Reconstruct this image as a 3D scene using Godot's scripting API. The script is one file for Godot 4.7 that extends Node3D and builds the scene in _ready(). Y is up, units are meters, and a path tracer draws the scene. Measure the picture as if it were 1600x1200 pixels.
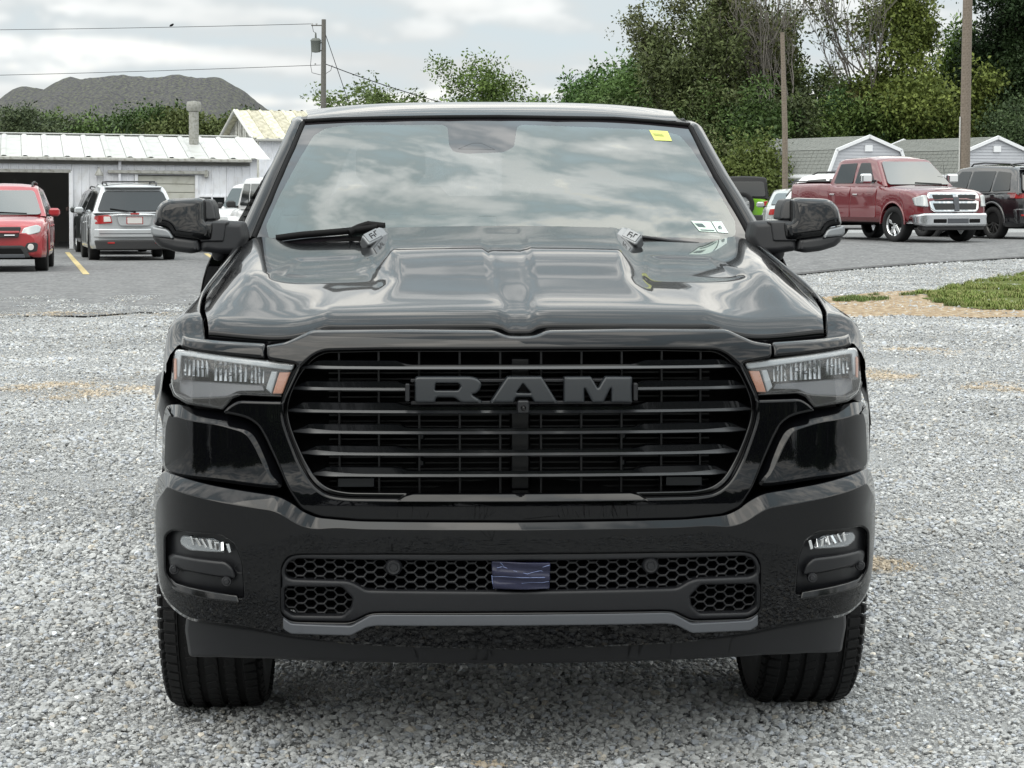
extends Node3D
# An overcast car lot: a black pickup head-on on crushed stone, parked cars, sheds, a metal barn and trees behind.

# ---------------------------------------------------------------- naming
var taken := {}
func numbered(called: String) -> String:
	taken[called] = taken.get(called, 0) + 1
	return called if taken[called] == 1 else "%s_%03d" % [called, taken[called] - 1]

func tag(o: Node, label := "", category := "", group := "", kind := "") -> Node:
	if label: o.set_meta("label", label)
	if category: o.set_meta("category", category)
	if group: o.set_meta("group", group)
	if kind: o.set_meta("kind", kind)
	return o

func thing(called: String, at: Vector3, turn: float, label: String, category: String, group := "") -> Node3D:
	var o := Node3D.new()
	o.name = numbered(called)
	add_child(o, true)
	o.position = at
	o.rotation.y = turn
	tag(o, label, category, group)
	return o

func put(called: String, mesh: Mesh, m: Material, parent: Node = self) -> MeshInstance3D:
	var o := MeshInstance3D.new()
	o.name = numbered(called) if parent == self else called
	o.mesh = mesh
	o.material_override = m
	if parent != self:   # repeats of a part take a three-digit number
		var used: Dictionary = parent.get_meta("used", {})
		used[called] = used.get(called, 0) + 1
		parent.set_meta("used", used)
		if used[called] > 1: o.name = "%s_%03d" % [called, used[called] - 1]
	parent.add_child(o, true)
	return o

func struct(called: String, mesh: Mesh, m: Material) -> MeshInstance3D:
	var o := put(called, mesh, m)
	o.set_meta("kind", "structure")
	return o

# ---------------------------------------------------------------- materials
func lin(r: float, g: float, b: float) -> Color:
	return Color(r, g, b).linear_to_srgb()

func mat(c: Color, rough := 0.6, metal := 0.0, spec := 0.5, coat := 0.0) -> StandardMaterial3D:
	var m := StandardMaterial3D.new()
	m.albedo_color = c
	m.roughness = rough
	m.metallic = metal
	m.metallic_specular = spec
	if coat > 0.0:
		m.clearcoat_enabled = true
		m.clearcoat = coat
		m.clearcoat_roughness = 0.02
	return m

func noise_tex(size: int, freq: float, octaves: int, ramp: Array, sd := 1, kind := FastNoiseLite.TYPE_SIMPLEX_SMOOTH) -> ImageTexture:
	# ramp: [[offset, Color], ...]; tiles without a seam
	var n := FastNoiseLite.new()
	n.seed = sd
	n.noise_type = kind
	n.frequency = freq
	n.fractal_octaves = octaves
	var im := n.get_seamless_image(size, size)
	im.convert(Image.FORMAT_RGB8)
	var lut := PackedColorArray()
	for k in 256:
		var v := k / 255.0
		var c: Color = ramp[0][1]
		for j in range(1, ramp.size()):
			if v >= ramp[j - 1][0]:
				c = (ramp[j - 1][1] as Color).lerp(ramp[j][1], clampf((v - ramp[j - 1][0]) / maxf(ramp[j][0] - ramp[j - 1][0], 1e-4), 0, 1))
		lut.append(c)
	var data := im.get_data()
	for p in size * size:
		var c: Color = lut[data[p * 3]]
		data[p * 3] = int(c.r * 255.0)
		data[p * 3 + 1] = int(c.g * 255.0)
		data[p * 3 + 2] = int(c.b * 255.0)
	return ImageTexture.create_from_image(Image.create_from_data(size, size, false, Image.FORMAT_RGB8, data))

func grained(m: StandardMaterial3D, tex: Texture2D, scale: float, world := false) -> StandardMaterial3D:
	m.albedo_texture = tex
	m.uv1_triplanar = true
	m.uv1_world_triplanar = world
	m.uv1_scale = Vector3.ONE * scale
	return m

func relief(m: StandardMaterial3D, tex: Texture2D, cm: float) -> StandardMaterial3D:
	m.heightmap_enabled = true
	m.heightmap_texture = tex
	m.heightmap_scale = cm
	return m

# ---------------------------------------------------------------- mesh building
class Tris:
	var v := PackedVector3Array()
	var n := PackedVector3Array()
	var c := PackedColorArray()
	var ix := PackedInt32Array()
	func vert(p: Vector3, nn := Vector3.ZERO) -> int:
		v.append(p); n.append(nn)
		return v.size() - 1
	func tri(a: int, b: int, d: int) -> void:
		ix.append(a); ix.append(b); ix.append(d)
	func quad(a: int, b: int, d: int, e: int) -> void:
		tri(a, b, d); tri(a, d, e)
	func face(pts: Array) -> void:   # a flat polygon (convex) with its own normal
		var q: Vector3 = -((pts[1] - pts[0]) as Vector3).cross(pts[2] - pts[0]).normalized()
		var k := v.size()
		for p in pts: vert(p, q)
		for j in range(1, pts.size() - 1): tri(k, k + j, k + j + 1)
	func box(at: Vector3, size: Vector3, bev := 0.0, turn := Basis()) -> void:
		var h := size * 0.5
		var e := minf(bev, minf(h.x, minf(h.y, h.z)) * 0.95)
		for ax in 3:
			for s in [-1.0, 1.0]:
				var u := (ax + 1) % 3
				var w := (ax + 2) % 3
				var nn := Vector3.ZERO
				nn[ax] = s
				var k := v.size()
				for q in [[-1, -1], [1, -1], [1, 1], [-1, 1]]:
					var p := Vector3.ZERO
					p[ax] = s * h[ax]; p[u] = q[0] * (h[u] - e); p[w] = q[1] * (h[w] - e)
					vert(at + turn * p, turn * nn)
				quad(k, k + 1, k + 2, k + 3)
		if e <= 0.0: return
		for ax in 3:
			var u := (ax + 1) % 3
			var w := (ax + 2) % 3
			for q in [[-1, -1], [1, -1], [1, 1], [-1, 1]]:
				var k := v.size()
				for s in [-1.0, 1.0]:
					var p := Vector3.ZERO
					p[ax] = s * (h[ax] - e)
					p[u] = q[0] * h[u]; p[w] = q[1] * (h[w] - e)
					var nn := Vector3.ZERO
					nn[u] = q[0]
					vert(at + turn * p, turn * nn)
					p[u] = q[0] * (h[u] - e); p[w] = q[1] * h[w]
					nn = Vector3.ZERO
					nn[w] = q[1]
					vert(at + turn * p, turn * nn)
				quad(k, k + 1, k + 3, k + 2)
		for a in [-1, 1]:
			for b in [-1, 1]:
				for d in [-1, 1]:
					var k := v.size()
					vert(at + turn * Vector3(a * h.x, b * (h.y - e), d * (h.z - e)), turn * Vector3(a, 0, 0))
					vert(at + turn * Vector3(a * (h.x - e), b * h.y, d * (h.z - e)), turn * Vector3(0, b, 0))
					vert(at + turn * Vector3(a * (h.x - e), b * (h.y - e), d * h.z), turn * Vector3(0, 0, d))
					tri(k, k + 1, k + 2)
	func tube(path: Array, radii: Array, sides := 8, caps := true) -> void:
		var k0 := v.size()
		var cnt := path.size()
		var side := Vector3.ZERO
		for i in cnt:
			var d: Vector3 = ((path[mini(i + 1, cnt - 1)] - path[maxi(i - 1, 0)]) as Vector3).normalized()
			if side == Vector3.ZERO:
				side = d.cross(Vector3.UP if absf(d.y) < 0.9 else Vector3.RIGHT).normalized()
			side = (side - d * side.dot(d)).normalized()
			var up := d.cross(side)
			for j in sides:
				var a := TAU * j / sides
				var o := side * cos(a) + up * sin(a)
				vert(path[i] + o * radii[i], o)
		for i in cnt - 1:
			for j in sides:
				var j2 := (j + 1) % sides
				quad(k0 + i * sides + j, k0 + i * sides + j2, k0 + (i + 1) * sides + j2, k0 + (i + 1) * sides + j)
		if caps:
			for e in [0, cnt - 1]:
				var d: Vector3 = ((path[0] - path[1]) if e == 0 else (path[e] - path[e - 1])).normalized()
				var m := vert(path[e], d)
				var first := v.size()
				for j in sides: vert(v[k0 + e * sides + j], d)
				for j in sides: tri(m, first + j, first + (j + 1) % sides)
	func spin(prof: Array, at: Vector3, basis: Basis, sides := 32, sharp := 0.6) -> void:
		# prof: Vector2(radius, along); spun about basis.y
		var segs := prof.size() - 1
		for s in segs:
			var p: Vector2 = prof[s]
			var q: Vector2 = prof[s + 1]
			var d := (q - p).normalized()
			var nn := Vector2(d.y, -d.x)
			var na := nn
			var nb := nn
			if s > 0:
				var e: Vector2 = ((prof[s] - prof[s - 1]) as Vector2).normalized()
				var m := Vector2(e.y, -e.x)
				if m.dot(nn) > sharp: na = (nn + m).normalized()
			if s < segs - 1:
				var e: Vector2 = ((prof[s + 2] - prof[s + 1]) as Vector2).normalized()
				var m := Vector2(e.y, -e.x)
				if m.dot(nn) > sharp: nb = (nn + m).normalized()
			var k := v.size()
			for j in sides + 1:
				var a := TAU * j / sides
				var o := Vector3(cos(a), 0, sin(a))
				vert(at + basis * (o * p.x + Vector3.UP * p.y), basis * (o * na.x + Vector3.UP * na.y))
				vert(at + basis * (o * q.x + Vector3.UP * q.y), basis * (o * nb.x + Vector3.UP * nb.y))
			for j in sides:
				quad(k + j * 2, k + j * 2 + 1, k + j * 2 + 3, k + j * 2 + 2)
	func grid(rows: Array, closed := false) -> void:   # rows of equally many Vector3; smooth, normals worked out later
		var k := v.size()
		var w: int = rows[0].size()
		for r in rows:
			for p in r: vert(p)
		for i in rows.size() - 1:
			for j in (w if closed else w - 1):
				var j2 := (j + 1) % w
				quad(k + i * w + j, k + i * w + j2, k + (i + 1) * w + j2, k + (i + 1) * w + j)
	func mesh(outside := Vector3.ZERO, mirrored := false) -> ArrayMesh:
		# blank normals: smooth ones from the faces, turned towards 'outside' if that is given
		var acc := PackedVector3Array()
		acc.resize(v.size())
		var blank := false
		for q in n:
			if q == Vector3.ZERO:
				blank = true
				break
		if blank:
			for t in range(0, ix.size(), 3):
				var q := -(v[ix[t + 1]] - v[ix[t]]).cross(v[ix[t + 2]] - v[ix[t]])
				for k in 3: acc[ix[t + k]] += q
			for k in v.size():
				if n[k] == Vector3.ZERO:
					n[k] = acc[k].normalized() if acc[k].length_squared() > 1e-20 else Vector3.UP
		if mirrored:
			for k in v.size():
				v[k].x = -v[k].x
				n[k].x = -n[k].x
		for t in range(0, ix.size(), 3):   # front faces run clockwise
			var g := (v[ix[t + 1]] - v[ix[t]]).cross(v[ix[t + 2]] - v[ix[t]])
			if g.dot(n[ix[t]] + n[ix[t + 1]] + n[ix[t + 2]]) > 0.0:
				var h := ix[t + 1]
				ix[t + 1] = ix[t + 2]
				ix[t + 2] = h
		var arr := []
		arr.resize(Mesh.ARRAY_MAX)
		arr[Mesh.ARRAY_VERTEX] = v
		arr[Mesh.ARRAY_NORMAL] = n
		if c.size() == v.size(): arr[Mesh.ARRAY_COLOR] = c
		arr[Mesh.ARRAY_INDEX] = ix
		var m := ArrayMesh.new()
		m.add_surface_from_arrays(Mesh.PRIMITIVE_TRIANGLES, arr)
		return m
	func flip_normals() -> void:   # for blank normals that would come out inwards
		for t in range(0, ix.size(), 3):
			var h := ix[t + 1]
			ix[t + 1] = ix[t + 2]
			ix[t + 2] = h

func box_mesh(size: Vector3, bev := 0.0, at := Vector3.ZERO) -> ArrayMesh:
	var t := Tris.new()
	t.box(at, size, bev)
	return t.mesh()

func tube_mesh(path: Array, r: float, sides := 8) -> ArrayMesh:
	var t := Tris.new()
	var rr := []
	for p in path: rr.append(r)
	t.tube(path, rr, sides)
	return t.mesh()

# ---------------------------------------------------------------- curves
func table(t: Array, x: float) -> float:   # smooth curve through [x, y] pairs
	if x <= t[0][0]: return t[0][1]
	var m := t.size()
	if x >= t[m - 1][0]: return t[m - 1][1]
	for i in m - 1:
		if x <= t[i + 1][0]:
			var h: float = t[i + 1][0] - t[i][0]
			var d: float = (t[i + 1][1] - t[i][1]) / h
			var m0: float = d if i == 0 else (t[i + 1][1] - t[i - 1][1]) / (t[i + 1][0] - t[i - 1][0])
			var m1: float = d if i == m - 2 else (t[i + 2][1] - t[i][1]) / (t[i + 2][0] - t[i][0])
			var s: float = (x - t[i][0]) / h
			return (1 + 2 * s) * (1 - s) ** 2 * t[i][1] + s * (1 - s) ** 2 * h * m0 + s * s * (3 - 2 * s) * t[i + 1][1] + s * s * (s - 1) * h * m1
	return 0.0

func P(a: Array) -> PackedVector2Array:
	var r := PackedVector2Array()
	for i in range(0, a.size(), 2): r.append(Vector2(a[i], a[i + 1]))
	return r

func flip(p: PackedVector2Array) -> PackedVector2Array:
	var r := PackedVector2Array()
	for q in p: r.append(Vector2(-q.x, q.y))
	return r

func sym(p: PackedVector2Array) -> PackedVector2Array:   # half an outline, closed with its mirror image
	var r := p.duplicate()
	for i in r.size():
		if absf(r[i].x) < .013: r[i].x = 0.0
	for i in range(p.size() - 1, -1, -1):
		if r[i].x != 0.0: r.append(Vector2(-p[i].x, p[i].y))
	return r

func rounded(p: PackedVector2Array, rad: float, step := 0.02) -> PackedVector2Array:   # fillets, then even spacing
	var q := PackedVector2Array()
	var m := p.size()
	for i in m:
		var a := p[(i + m - 1) % m]
		var b := p[i]
		var c := p[(i + 1) % m]
		var r := minf(rad, minf(a.distance_to(b), b.distance_to(c)) * 0.49)
		var s := b + (a - b).normalized() * r
		var e := b + (c - b).normalized() * r
		if r < 0.0015 or absf((b - a).normalized().cross((c - b).normalized())) < 0.02:
			q.append(b)
			continue
		var cnt := clampi(int(ceil(r * 2.0 / step)), 3, 8)
		for k in cnt + 1:
			var t := float(k) / cnt
			q.append(s.lerp(b, t).lerp(b.lerp(e, t), t))
	var out := PackedVector2Array()
	for i in q.size():
		var a := q[i]
		var b := q[(i + 1) % q.size()]
		var cnt := maxi(1, int(round(a.distance_to(b) / step)))
		if a.distance_to(b) < step * 0.12: continue
		for k in cnt: out.append(a.lerp(b, float(k) / cnt))
	return out

func area2(p: PackedVector2Array) -> float:
	var s := 0.0
	for i in p.size(): s += p[i].cross(p[(i + 1) % p.size()])
	return s

# A moulded panel: an outline (with holes) laid on a curved surface 'on' (Vector2 -> Vector3, outside along 'axis'),
# raised by 'off', with rounded rims of radius b and a wall that goes back by th.
func panel(outline: PackedVector2Array, holes: Array, on: Callable, axis: Vector3, off: float, b: float, th: float, grid := 0.05, hole_b := -1.0, rings := 4, facet := false) -> Tris:
	# with 'facet' the outer rim is a flat chamfer, wide where it faces up
	var t := Tris.new()
	var rng := RandomNumberGenerator.new()
	rng.seed = 11
	var loops := [outline]
	loops.append_array(holes)
	var inner := []
	var pts := PackedVector2Array()
	var outline_wide := 0.0
	for q in outline: outline_wide = maxf(outline_wide, absf(q.x) * 2.0 if facet else 0.0)
	if facet and outline[0].x * outline[outline.size() / 2].x > 0.0 and absf(outline[0].x) > .3: outline_wide = 0.0
	for li in loops.size():
		var p: PackedVector2Array = loops[li]
		var ccw := area2(p) > 0.0
		if ccw != (li == 0): p.reverse()
		var bb := b if li == 0 or hole_b < 0.0 else hole_b
		var m := p.size()
		var outs := PackedVector2Array()
		for i in m:
			var d1 := (p[i] - p[(i + m - 1) % m]).normalized()
			var d2 := (p[(i + 1) % m] - p[i]).normalized()
			var o := Vector2(d1.y, -d1.x) + Vector2(d2.y, -d2.x)
			outs.append(o.normalized() if o.length() > 0.2 else Vector2(d1.y, -d1.x))
		var wide := PackedFloat32Array()
		for i in m: wide.append(bb * (lerpf(.3, 1.0, ss(-.1, .55, outs[i].y)) if facet and li == 0 else 1.0))
		if facet and li == 0:
			if outline_wide > 1.5:   # the bumper's chamfer is thinner across the middle
				for i in m: wide[i] *= lerpf(.5, 1.0, ss(.46, .56, absf(p[i].x)))
			for r in 6:
				var w2 := wide.duplicate()
				for i in m: wide[i] = (w2[(i + m - 1) % m] + w2[i] + w2[(i + 1) % m]) / 3.0
		var k0 := t.v.size()
		var nr := 1 if bb <= 0.0 else rings + 1
		for k in nr:
			var a := PI / 2 if nr == 1 else PI / 2 * k / rings
			var ins := 1.0 - cos(a)
			var drop := 1.0 - sin(a)
			if facet and li == 0 and nr > 1:   # lip, flat, lip
				ins = [0.0, .06, .90, .97, 1.0][k]
				drop = [1.0, .88, .10, .03, 0.0][k]
				a = [.15, .82, .82, 1.2, PI / 2][k]
			for i in m:
				var bb2 := wide[i]
				var q := p[i] - outs[i] * bb2 * ins
				var base: Vector3 = on.call(q)
				var nn := norm_on(on, q, axis)
				var o3 := (on.call(q + outs[i] * 0.004) - base as Vector3).normalized()
				t.vert(base + axis * (off - bb2 * drop), (o3 * cos(a) + nn * sin(a)).normalized())
		for k in nr - 1:
			for i in m:
				var i2 := (i + 1) % m
				t.quad(k0 + k * m + i, k0 + k * m + i2, k0 + (k + 1) * m + i2, k0 + (k + 1) * m + i)
		var last := PackedVector2Array()
		for i in m: last.append(p[i] - outs[i] * wide[i])
		inner.append(last)
		pts.append_array(last)
		if th > bb:   # the wall
			var w0 := t.v.size()
			for i in m:
				var base: Vector3 = on.call(p[i])
				var o3 := (on.call(p[i] + outs[i] * 0.004) - base as Vector3).normalized()
				t.vert(base + axis * (off - wide[i]), o3)
				t.vert(base + axis * (off - th), o3)
			for i in m:
				var i2 := (i + 1) % m
				t.quad(w0 + i * 2, w0 + i * 2 + 1, w0 + i2 * 2 + 1, w0 + i2 * 2)
	var edge := pts.size()
	var lo := outline[0]
	var hi := outline[0]
	for q in outline:
		lo = lo.min(q)
		hi = hi.max(q)
	var near := grid * 0.55
	var fields := Geometry2D.offset_polygon(inner[0], -near)
	var shut := []
	for li in range(1, inner.size()): shut.append_array(Geometry2D.offset_polygon(inner[li], near if area2(inner[li]) > 0 else near))
	var y := lo.y + grid * 0.5
	var row := 0
	while y < hi.y:
		var x := lo.x + grid * (0.25 + 0.5 * (row % 2))
		while x < hi.x:
			var q := Vector2(x + rng.randf_range(-0.08, 0.08) * grid, y + rng.randf_range(-0.08, 0.08) * grid)
			var ok := false
			for f in fields:
				if Geometry2D.is_point_in_polygon(q, f): ok = true
			if ok:
				for f in shut:
					if Geometry2D.is_point_in_polygon(q, f): ok = false
			if ok: pts.append(q)
			x += grid
		y += grid * 0.87
		row += 1
	var k1 := t.v.size()
	for q in pts: t.vert(on.call(q) + axis * off, norm_on(on, q, axis))
	var real := pts.size()
	var c0 := (lo + hi) / 2
	for i in 16: pts.append(c0 + Vector2(cos(TAU * (i + .37) / 16), sin(TAU * (i + .37) / 16)) * (hi - lo).length())   # keeps the rim off the hull
	var tri := Geometry2D.triangulate_delaunay(pts)
	for i in range(0, tri.size(), 3):
		if tri[i] >= real or tri[i + 1] >= real or tri[i + 2] >= real: continue
		var g := (pts[tri[i]] + pts[tri[i + 1]] + pts[tri[i + 2]]) / 3.0
		if not Geometry2D.is_point_in_polygon(g, inner[0]): continue
		var inside := false
		for li in range(1, inner.size()):
			if Geometry2D.is_point_in_polygon(g, inner[li]): inside = true
		if inside: continue
		if absf((pts[tri[i + 1]] - pts[tri[i]]).cross(pts[tri[i + 2]] - pts[tri[i]])) < 1e-9: continue
		t.tri(k1 + tri[i], k1 + tri[i + 1], k1 + tri[i + 2])
	return t

func norm_on(on: Callable, q: Vector2, axis: Vector3) -> Vector3:
	var e := 0.006
	var a: Vector3 = on.call(q + Vector2(e, 0)) - on.call(q - Vector2(e, 0))
	var b: Vector3 = on.call(q + Vector2(0, e)) - on.call(q - Vector2(0, e))
	var n := a.cross(b).normalized()
	return n if n.dot(axis) > 0 else -n

func ss(a: float, b: float, x: float) -> float:
	return smoothstep(a, b, x)

# ---------------------------------------------------------------- materials of the place
var M := {}
func make_materials() -> void:
	var speck := noise_tex(256, 0.09, 4, [[0.0, Color(0.62, 0.62, 0.62)], [0.5, Color(0.86, 0.86, 0.86)], [1.0, Color(1, 1, 1)]], 5)
	var bumpy := noise_tex(256, 0.12, 4, [[0.0, Color.BLACK], [1.0, Color.WHITE]], 9)
	var streak := noise_tex(256, 0.03, 5, [[0.0, Color(0.74, 0.73, 0.70)], [0.35, Color(0.90, 0.90, 0.88)], [0.6, Color(1, 1, 1)], [1.0, Color(1, 1, 1)]], 17)
	M.speck = speck
	M.bumpy = bumpy
	M.streak = streak
	M.faint = noise_tex(256, 0.02, 5, [[0.0, Color(.86, .85, .83)], [.4, Color(.97, .97, .96)], [1.0, Color(1, 1, 1)]], 29)
	# the pickup
	M.paint = mat(lin(.0022, .0023, .0030), 0.16, 0.0, 0.08, 0.68)
	M.gloss = mat(lin(.0025, .0025, .0032), 0.14, 0.0, 0.45, 0.25)
	M.satin = relief(mat(lin(.008, .0085, .0105), 0.42, 0.0, 0.5), bumpy, 0.004)
	M.satin.uv1_triplanar = true
	M.satin.uv1_scale = Vector3.ONE * 14
	M.matte = relief(mat(lin(.010, .0105, .0130), 0.52, 0.0, 0.5), bumpy, 0.02)
	M.matte.uv1_triplanar = true
	M.matte.uv1_scale = Vector3.ONE * 9
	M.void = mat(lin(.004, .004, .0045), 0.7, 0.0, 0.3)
	M.bar = mat(lin(.004, .0043, .0052), 0.10, 0.0, 0.38, 0.25)
	M.lit_bar_edge = mat(lin(.020, .0215, .024), 0.34, 0.0, 0.6)  # paler, rougher copy of the bar's black: sky highlight put into the lip
	M.badge = mat(lin(.016, .019, .0225), 0.36, 0.1, 0.5)
	M.badge_grey = mat(lin(.21, .22, .23), 0.35, 0.5, 0.5)
	M.skid = mat(lin(.075, .08, .09), 0.42, 0.3, 0.5)
	M.rubber = relief(grained(mat(lin(.017, .017, .018), 0.72, 0.0, 0.4), speck, 6), bumpy, 0.05)
	M.chrome = mat(lin(.78, .79, .8), 0.06, 1.0)
	M.mirror_steel = mat(lin(.6, .61, .63), 0.12, 1.0)
	M.frit = mat(lin(.012, .0105, .0125), 0.03, 0.0, 0.6, 0.55)
	M.amber = mat(lin(.36, .165, .105), 0.25, 0.0, 0.5, 0.5)
	M.drl = mat(lin(.27, .295, .315), 0.3, 0.0, 0.5, 0.4)
	M.bowl = mat(lin(.30, .32, .34), 0.10, 0.9)
	M.lens = mat(Color(1, 1, 1, 0.04), 0.02, 0.0, 0.5)
	M.lens.transparency = BaseMaterial3D.TRANSPARENCY_ALPHA
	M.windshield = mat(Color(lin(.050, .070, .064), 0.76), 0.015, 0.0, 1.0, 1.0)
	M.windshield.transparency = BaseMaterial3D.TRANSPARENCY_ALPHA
	M.cabin = mat(lin(.05, .05, .052), 0.7)
	M.seat = mat(lin(.07, .07, .072), 0.65)
	M.plate = grained(mat(lin(.020, .022, .060), 0.32, 0.0, 0.5), speck, 12)
	M.plate_line = mat(lin(.16, .20, .36), 0.35)
	M.plastic = mat(lin(.022, .022, .023), .6)
	M.glass_dark = mat(lin(.012, .014, .015), 0.04, 0.0, 0.6, 0.5)
	M.glass_side = mat(lin(.014, .017, .018), 0.04, 0.0, 0.5, 0.0)
	M.glass_screen = mat(lin(.03, .04, .038), 0.04, 0.0, 0.9, 1.0)

# ---------------------------------------------------------------- lie of the land
func gy(x: float, z: float) -> float:
	var d := -z
	return -0.27 * ss(26, 74, d) * (1.0 - ss(-7, 6, x)) + 0.30 * ss(30, 54, d) * (1.0 - ss(57, 66, d)) * ss(-7, 6, x)

func g3(x: float, z: float, up := 0.0) -> Vector3:
	return Vector3(x, gy(x, z) + up, z)

func sheet(outline: PackedVector2Array, up: float, grid: float) -> ArrayMesh:   # a flat area (x, z) on the ground
	return panel(outline, [], func(q: Vector2) -> Vector3: return Vector3(q.x, gy(q.x, q.y), q.y), Vector3.UP, up, 0.0, 0.0, grid).mesh()

func sky_picture() -> ImageTexture:
	var w := 3072
	var h := 1536
	var im := Image.create(w, h, false, Image.FORMAT_RGBF)
	var big := FastNoiseLite.new()
	big.seed = 41
	big.noise_type = FastNoiseLite.TYPE_SIMPLEX_SMOOTH
	big.frequency = 1.9
	big.fractal_octaves = 7
	big.fractal_gain = 0.55
	var warp := FastNoiseLite.new()
	warp.seed = 7
	warp.frequency = 0.55
	warp.fractal_octaves = 3
	var thick := FastNoiseLite.new()
	thick.seed = 93
	thick.frequency = 0.42
	thick.fractal_octaves = 4
	var low := Color(0.60, 0.65, 0.66)
	for r in h / 2:
		var el := PI / 2 - PI * (r + 0.5) / h
		var y := sin(el)
		var k := cos(el) / (y + 0.09)
		var haze := 1.0 - ss(0.0, 0.30, y)
		for c in w:
			var az := TAU * (c + 0.5) / w - PI
			var px := sin(az) * k
			var pz := -cos(az) * k
			var wx := warp.get_noise_2d(px, pz) * 0.5
			var soft := ss(1.2, 4.5, k)
			var n := lerpf(big.get_noise_2d((px + wx * .7) * 1.9, (pz * 1.15 - wx * .7) * 1.9) * 1.25, big.get_noise_2d((px + wx) * .75 + 7.0, (pz - wx) * .75), soft)
			var d := thick.get_noise_2d(px * 0.9 + 11.0, pz * 1.1 + n * 0.35)
			var cover := ss(-0.75, 0.35, n + d * 0.45)          # cloud over blue
			var body := lerpf(0.82, 0.77, soft) + lerpf(0.85, 0.60, soft) * d - 0.34 * ss(0.10, 0.6, n) + lerpf(1.35, 1.15, soft) * n   # thin edges shine, thick bellies are grey
			body = clampf(body, 0.38, 1.6)
			var cloud := Color(body * 0.985, body, body * 0.985)
			if body > 0.95: cloud = Color(body * 1.01, body, body * 0.94)
			var blue := Color(0.53, 0.665, 0.735) * (1.0 + .5 * d)
			var col := blue.lerp(cloud, 0.25 + 0.75 * cover)
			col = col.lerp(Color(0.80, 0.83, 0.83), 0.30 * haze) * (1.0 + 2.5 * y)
			im.set_pixel(c, r, col)
	im.fill_rect(Rect2i(0, h / 2, w, h / 2), low)
	return ImageTexture.create_from_image(im)

func camera_sky_and_sun() -> void:
	var cam := Camera3D.new()
	cam.name = "camera"
	add_child(cam)
	cam.position = Vector3(0, 1.5, 0)
	cam.rotation.x = -0.085704          # horizon at a quarter of the picture
	cam.fov = 19.187
	cam.near = 0.2
	cam.far = 1500.0
	cam.current = true
	var e := Environment.new()
	e.background_mode = Environment.BG_SKY
	var sky := Sky.new()
	var pm := PanoramaSkyMaterial.new()
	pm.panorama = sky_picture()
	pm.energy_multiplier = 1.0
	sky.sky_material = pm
	e.sky = sky
	e.tonemap_mode = Environment.TONE_MAPPER_LINEAR
	e.tonemap_exposure = 1.0
	e.sdfgi_enabled = true
	e.ssao_enabled = true
	e.ssil_enabled = true
	var we := WorldEnvironment.new()
	we.name = "environment"
	we.environment = e
	add_child(we)
	var sun := DirectionalLight3D.new()
	sun.name = "sun"
	sun.light_energy = 0.5
	sun.light_color = Color(1.0, 0.97, 0.92)
	sun.light_angular_distance = 50.0
	sun.shadow_enabled = true
	add_child(sun)
	sun.rotation_degrees = Vector3(-58, -38, 0)

# ---------------------------------------------------------------- ground
var tan_noise := FastNoiseLite.new()
var tan_spots := [[1.46, -9.0, .20, .30, 1.15], [2.95, -18.3, .45, .8, 1.0], [3.72, -17.2, .40, .6, .9], [-.05, -5.85, .09, .07, 1.0], [-3.1, -17.0, 1.1, 1.2, .6], [3.9, -21.2, .6, .9, .55], [-5.0, -27.0, 1.6, .7, .7], [-1.38, -6.45, .25, .25, .3]]
func tan_at(x: float, z: float) -> float:
	var t := 0.0
	for s in tan_spots:
		t = maxf(t, (1.0 - Vector2((x - s[0]) / s[2], (z - s[1]) / s[3]).length_squared()) * (s[4] if s.size() > 4 else .45))
	return clampf(t + tan_noise.get_noise_2d(x, z) * .7 - .08, 0, 1) if t > 0.0 else 0.0

func stone_mesh(sd: int, flat: float) -> ArrayMesh:   # a chip of crushed rock with flat breaks
	var rng := RandomNumberGenerator.new()
	rng.seed = sd
	var pts := []
	var m := SphereMesh.new()
	m.radial_segments = 5
	m.rings = 2
	m.radius = 0.5
	m.height = 1.0
	var a := m.surface_get_arrays(0)
	var seen := {}
	var t := Tris.new()
	for p: Vector3 in a[Mesh.ARRAY_VERTEX]:
		var key := p.snapped(Vector3.ONE * 0.01)
		if not seen.has(key): seen[key] = Vector3(p.x * rng.randf_range(.75, 1.3), p.y * rng.randf_range(.7, 1.3) * flat, p.z * rng.randf_range(.6, 1.1))
		pts.append(seen[key])
	var ix: PackedInt32Array = a[Mesh.ARRAY_INDEX]
	for i in range(0, ix.size(), 3):
		var p0: Vector3 = pts[ix[i]]
		var p1: Vector3 = pts[ix[i + 1]]
		var p2: Vector3 = pts[ix[i + 2]]
		if (p1 - p0).cross(p2 - p0).length() < 1e-6: continue
		t.face([p0, p1, p2])
	return t.mesh()

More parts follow.
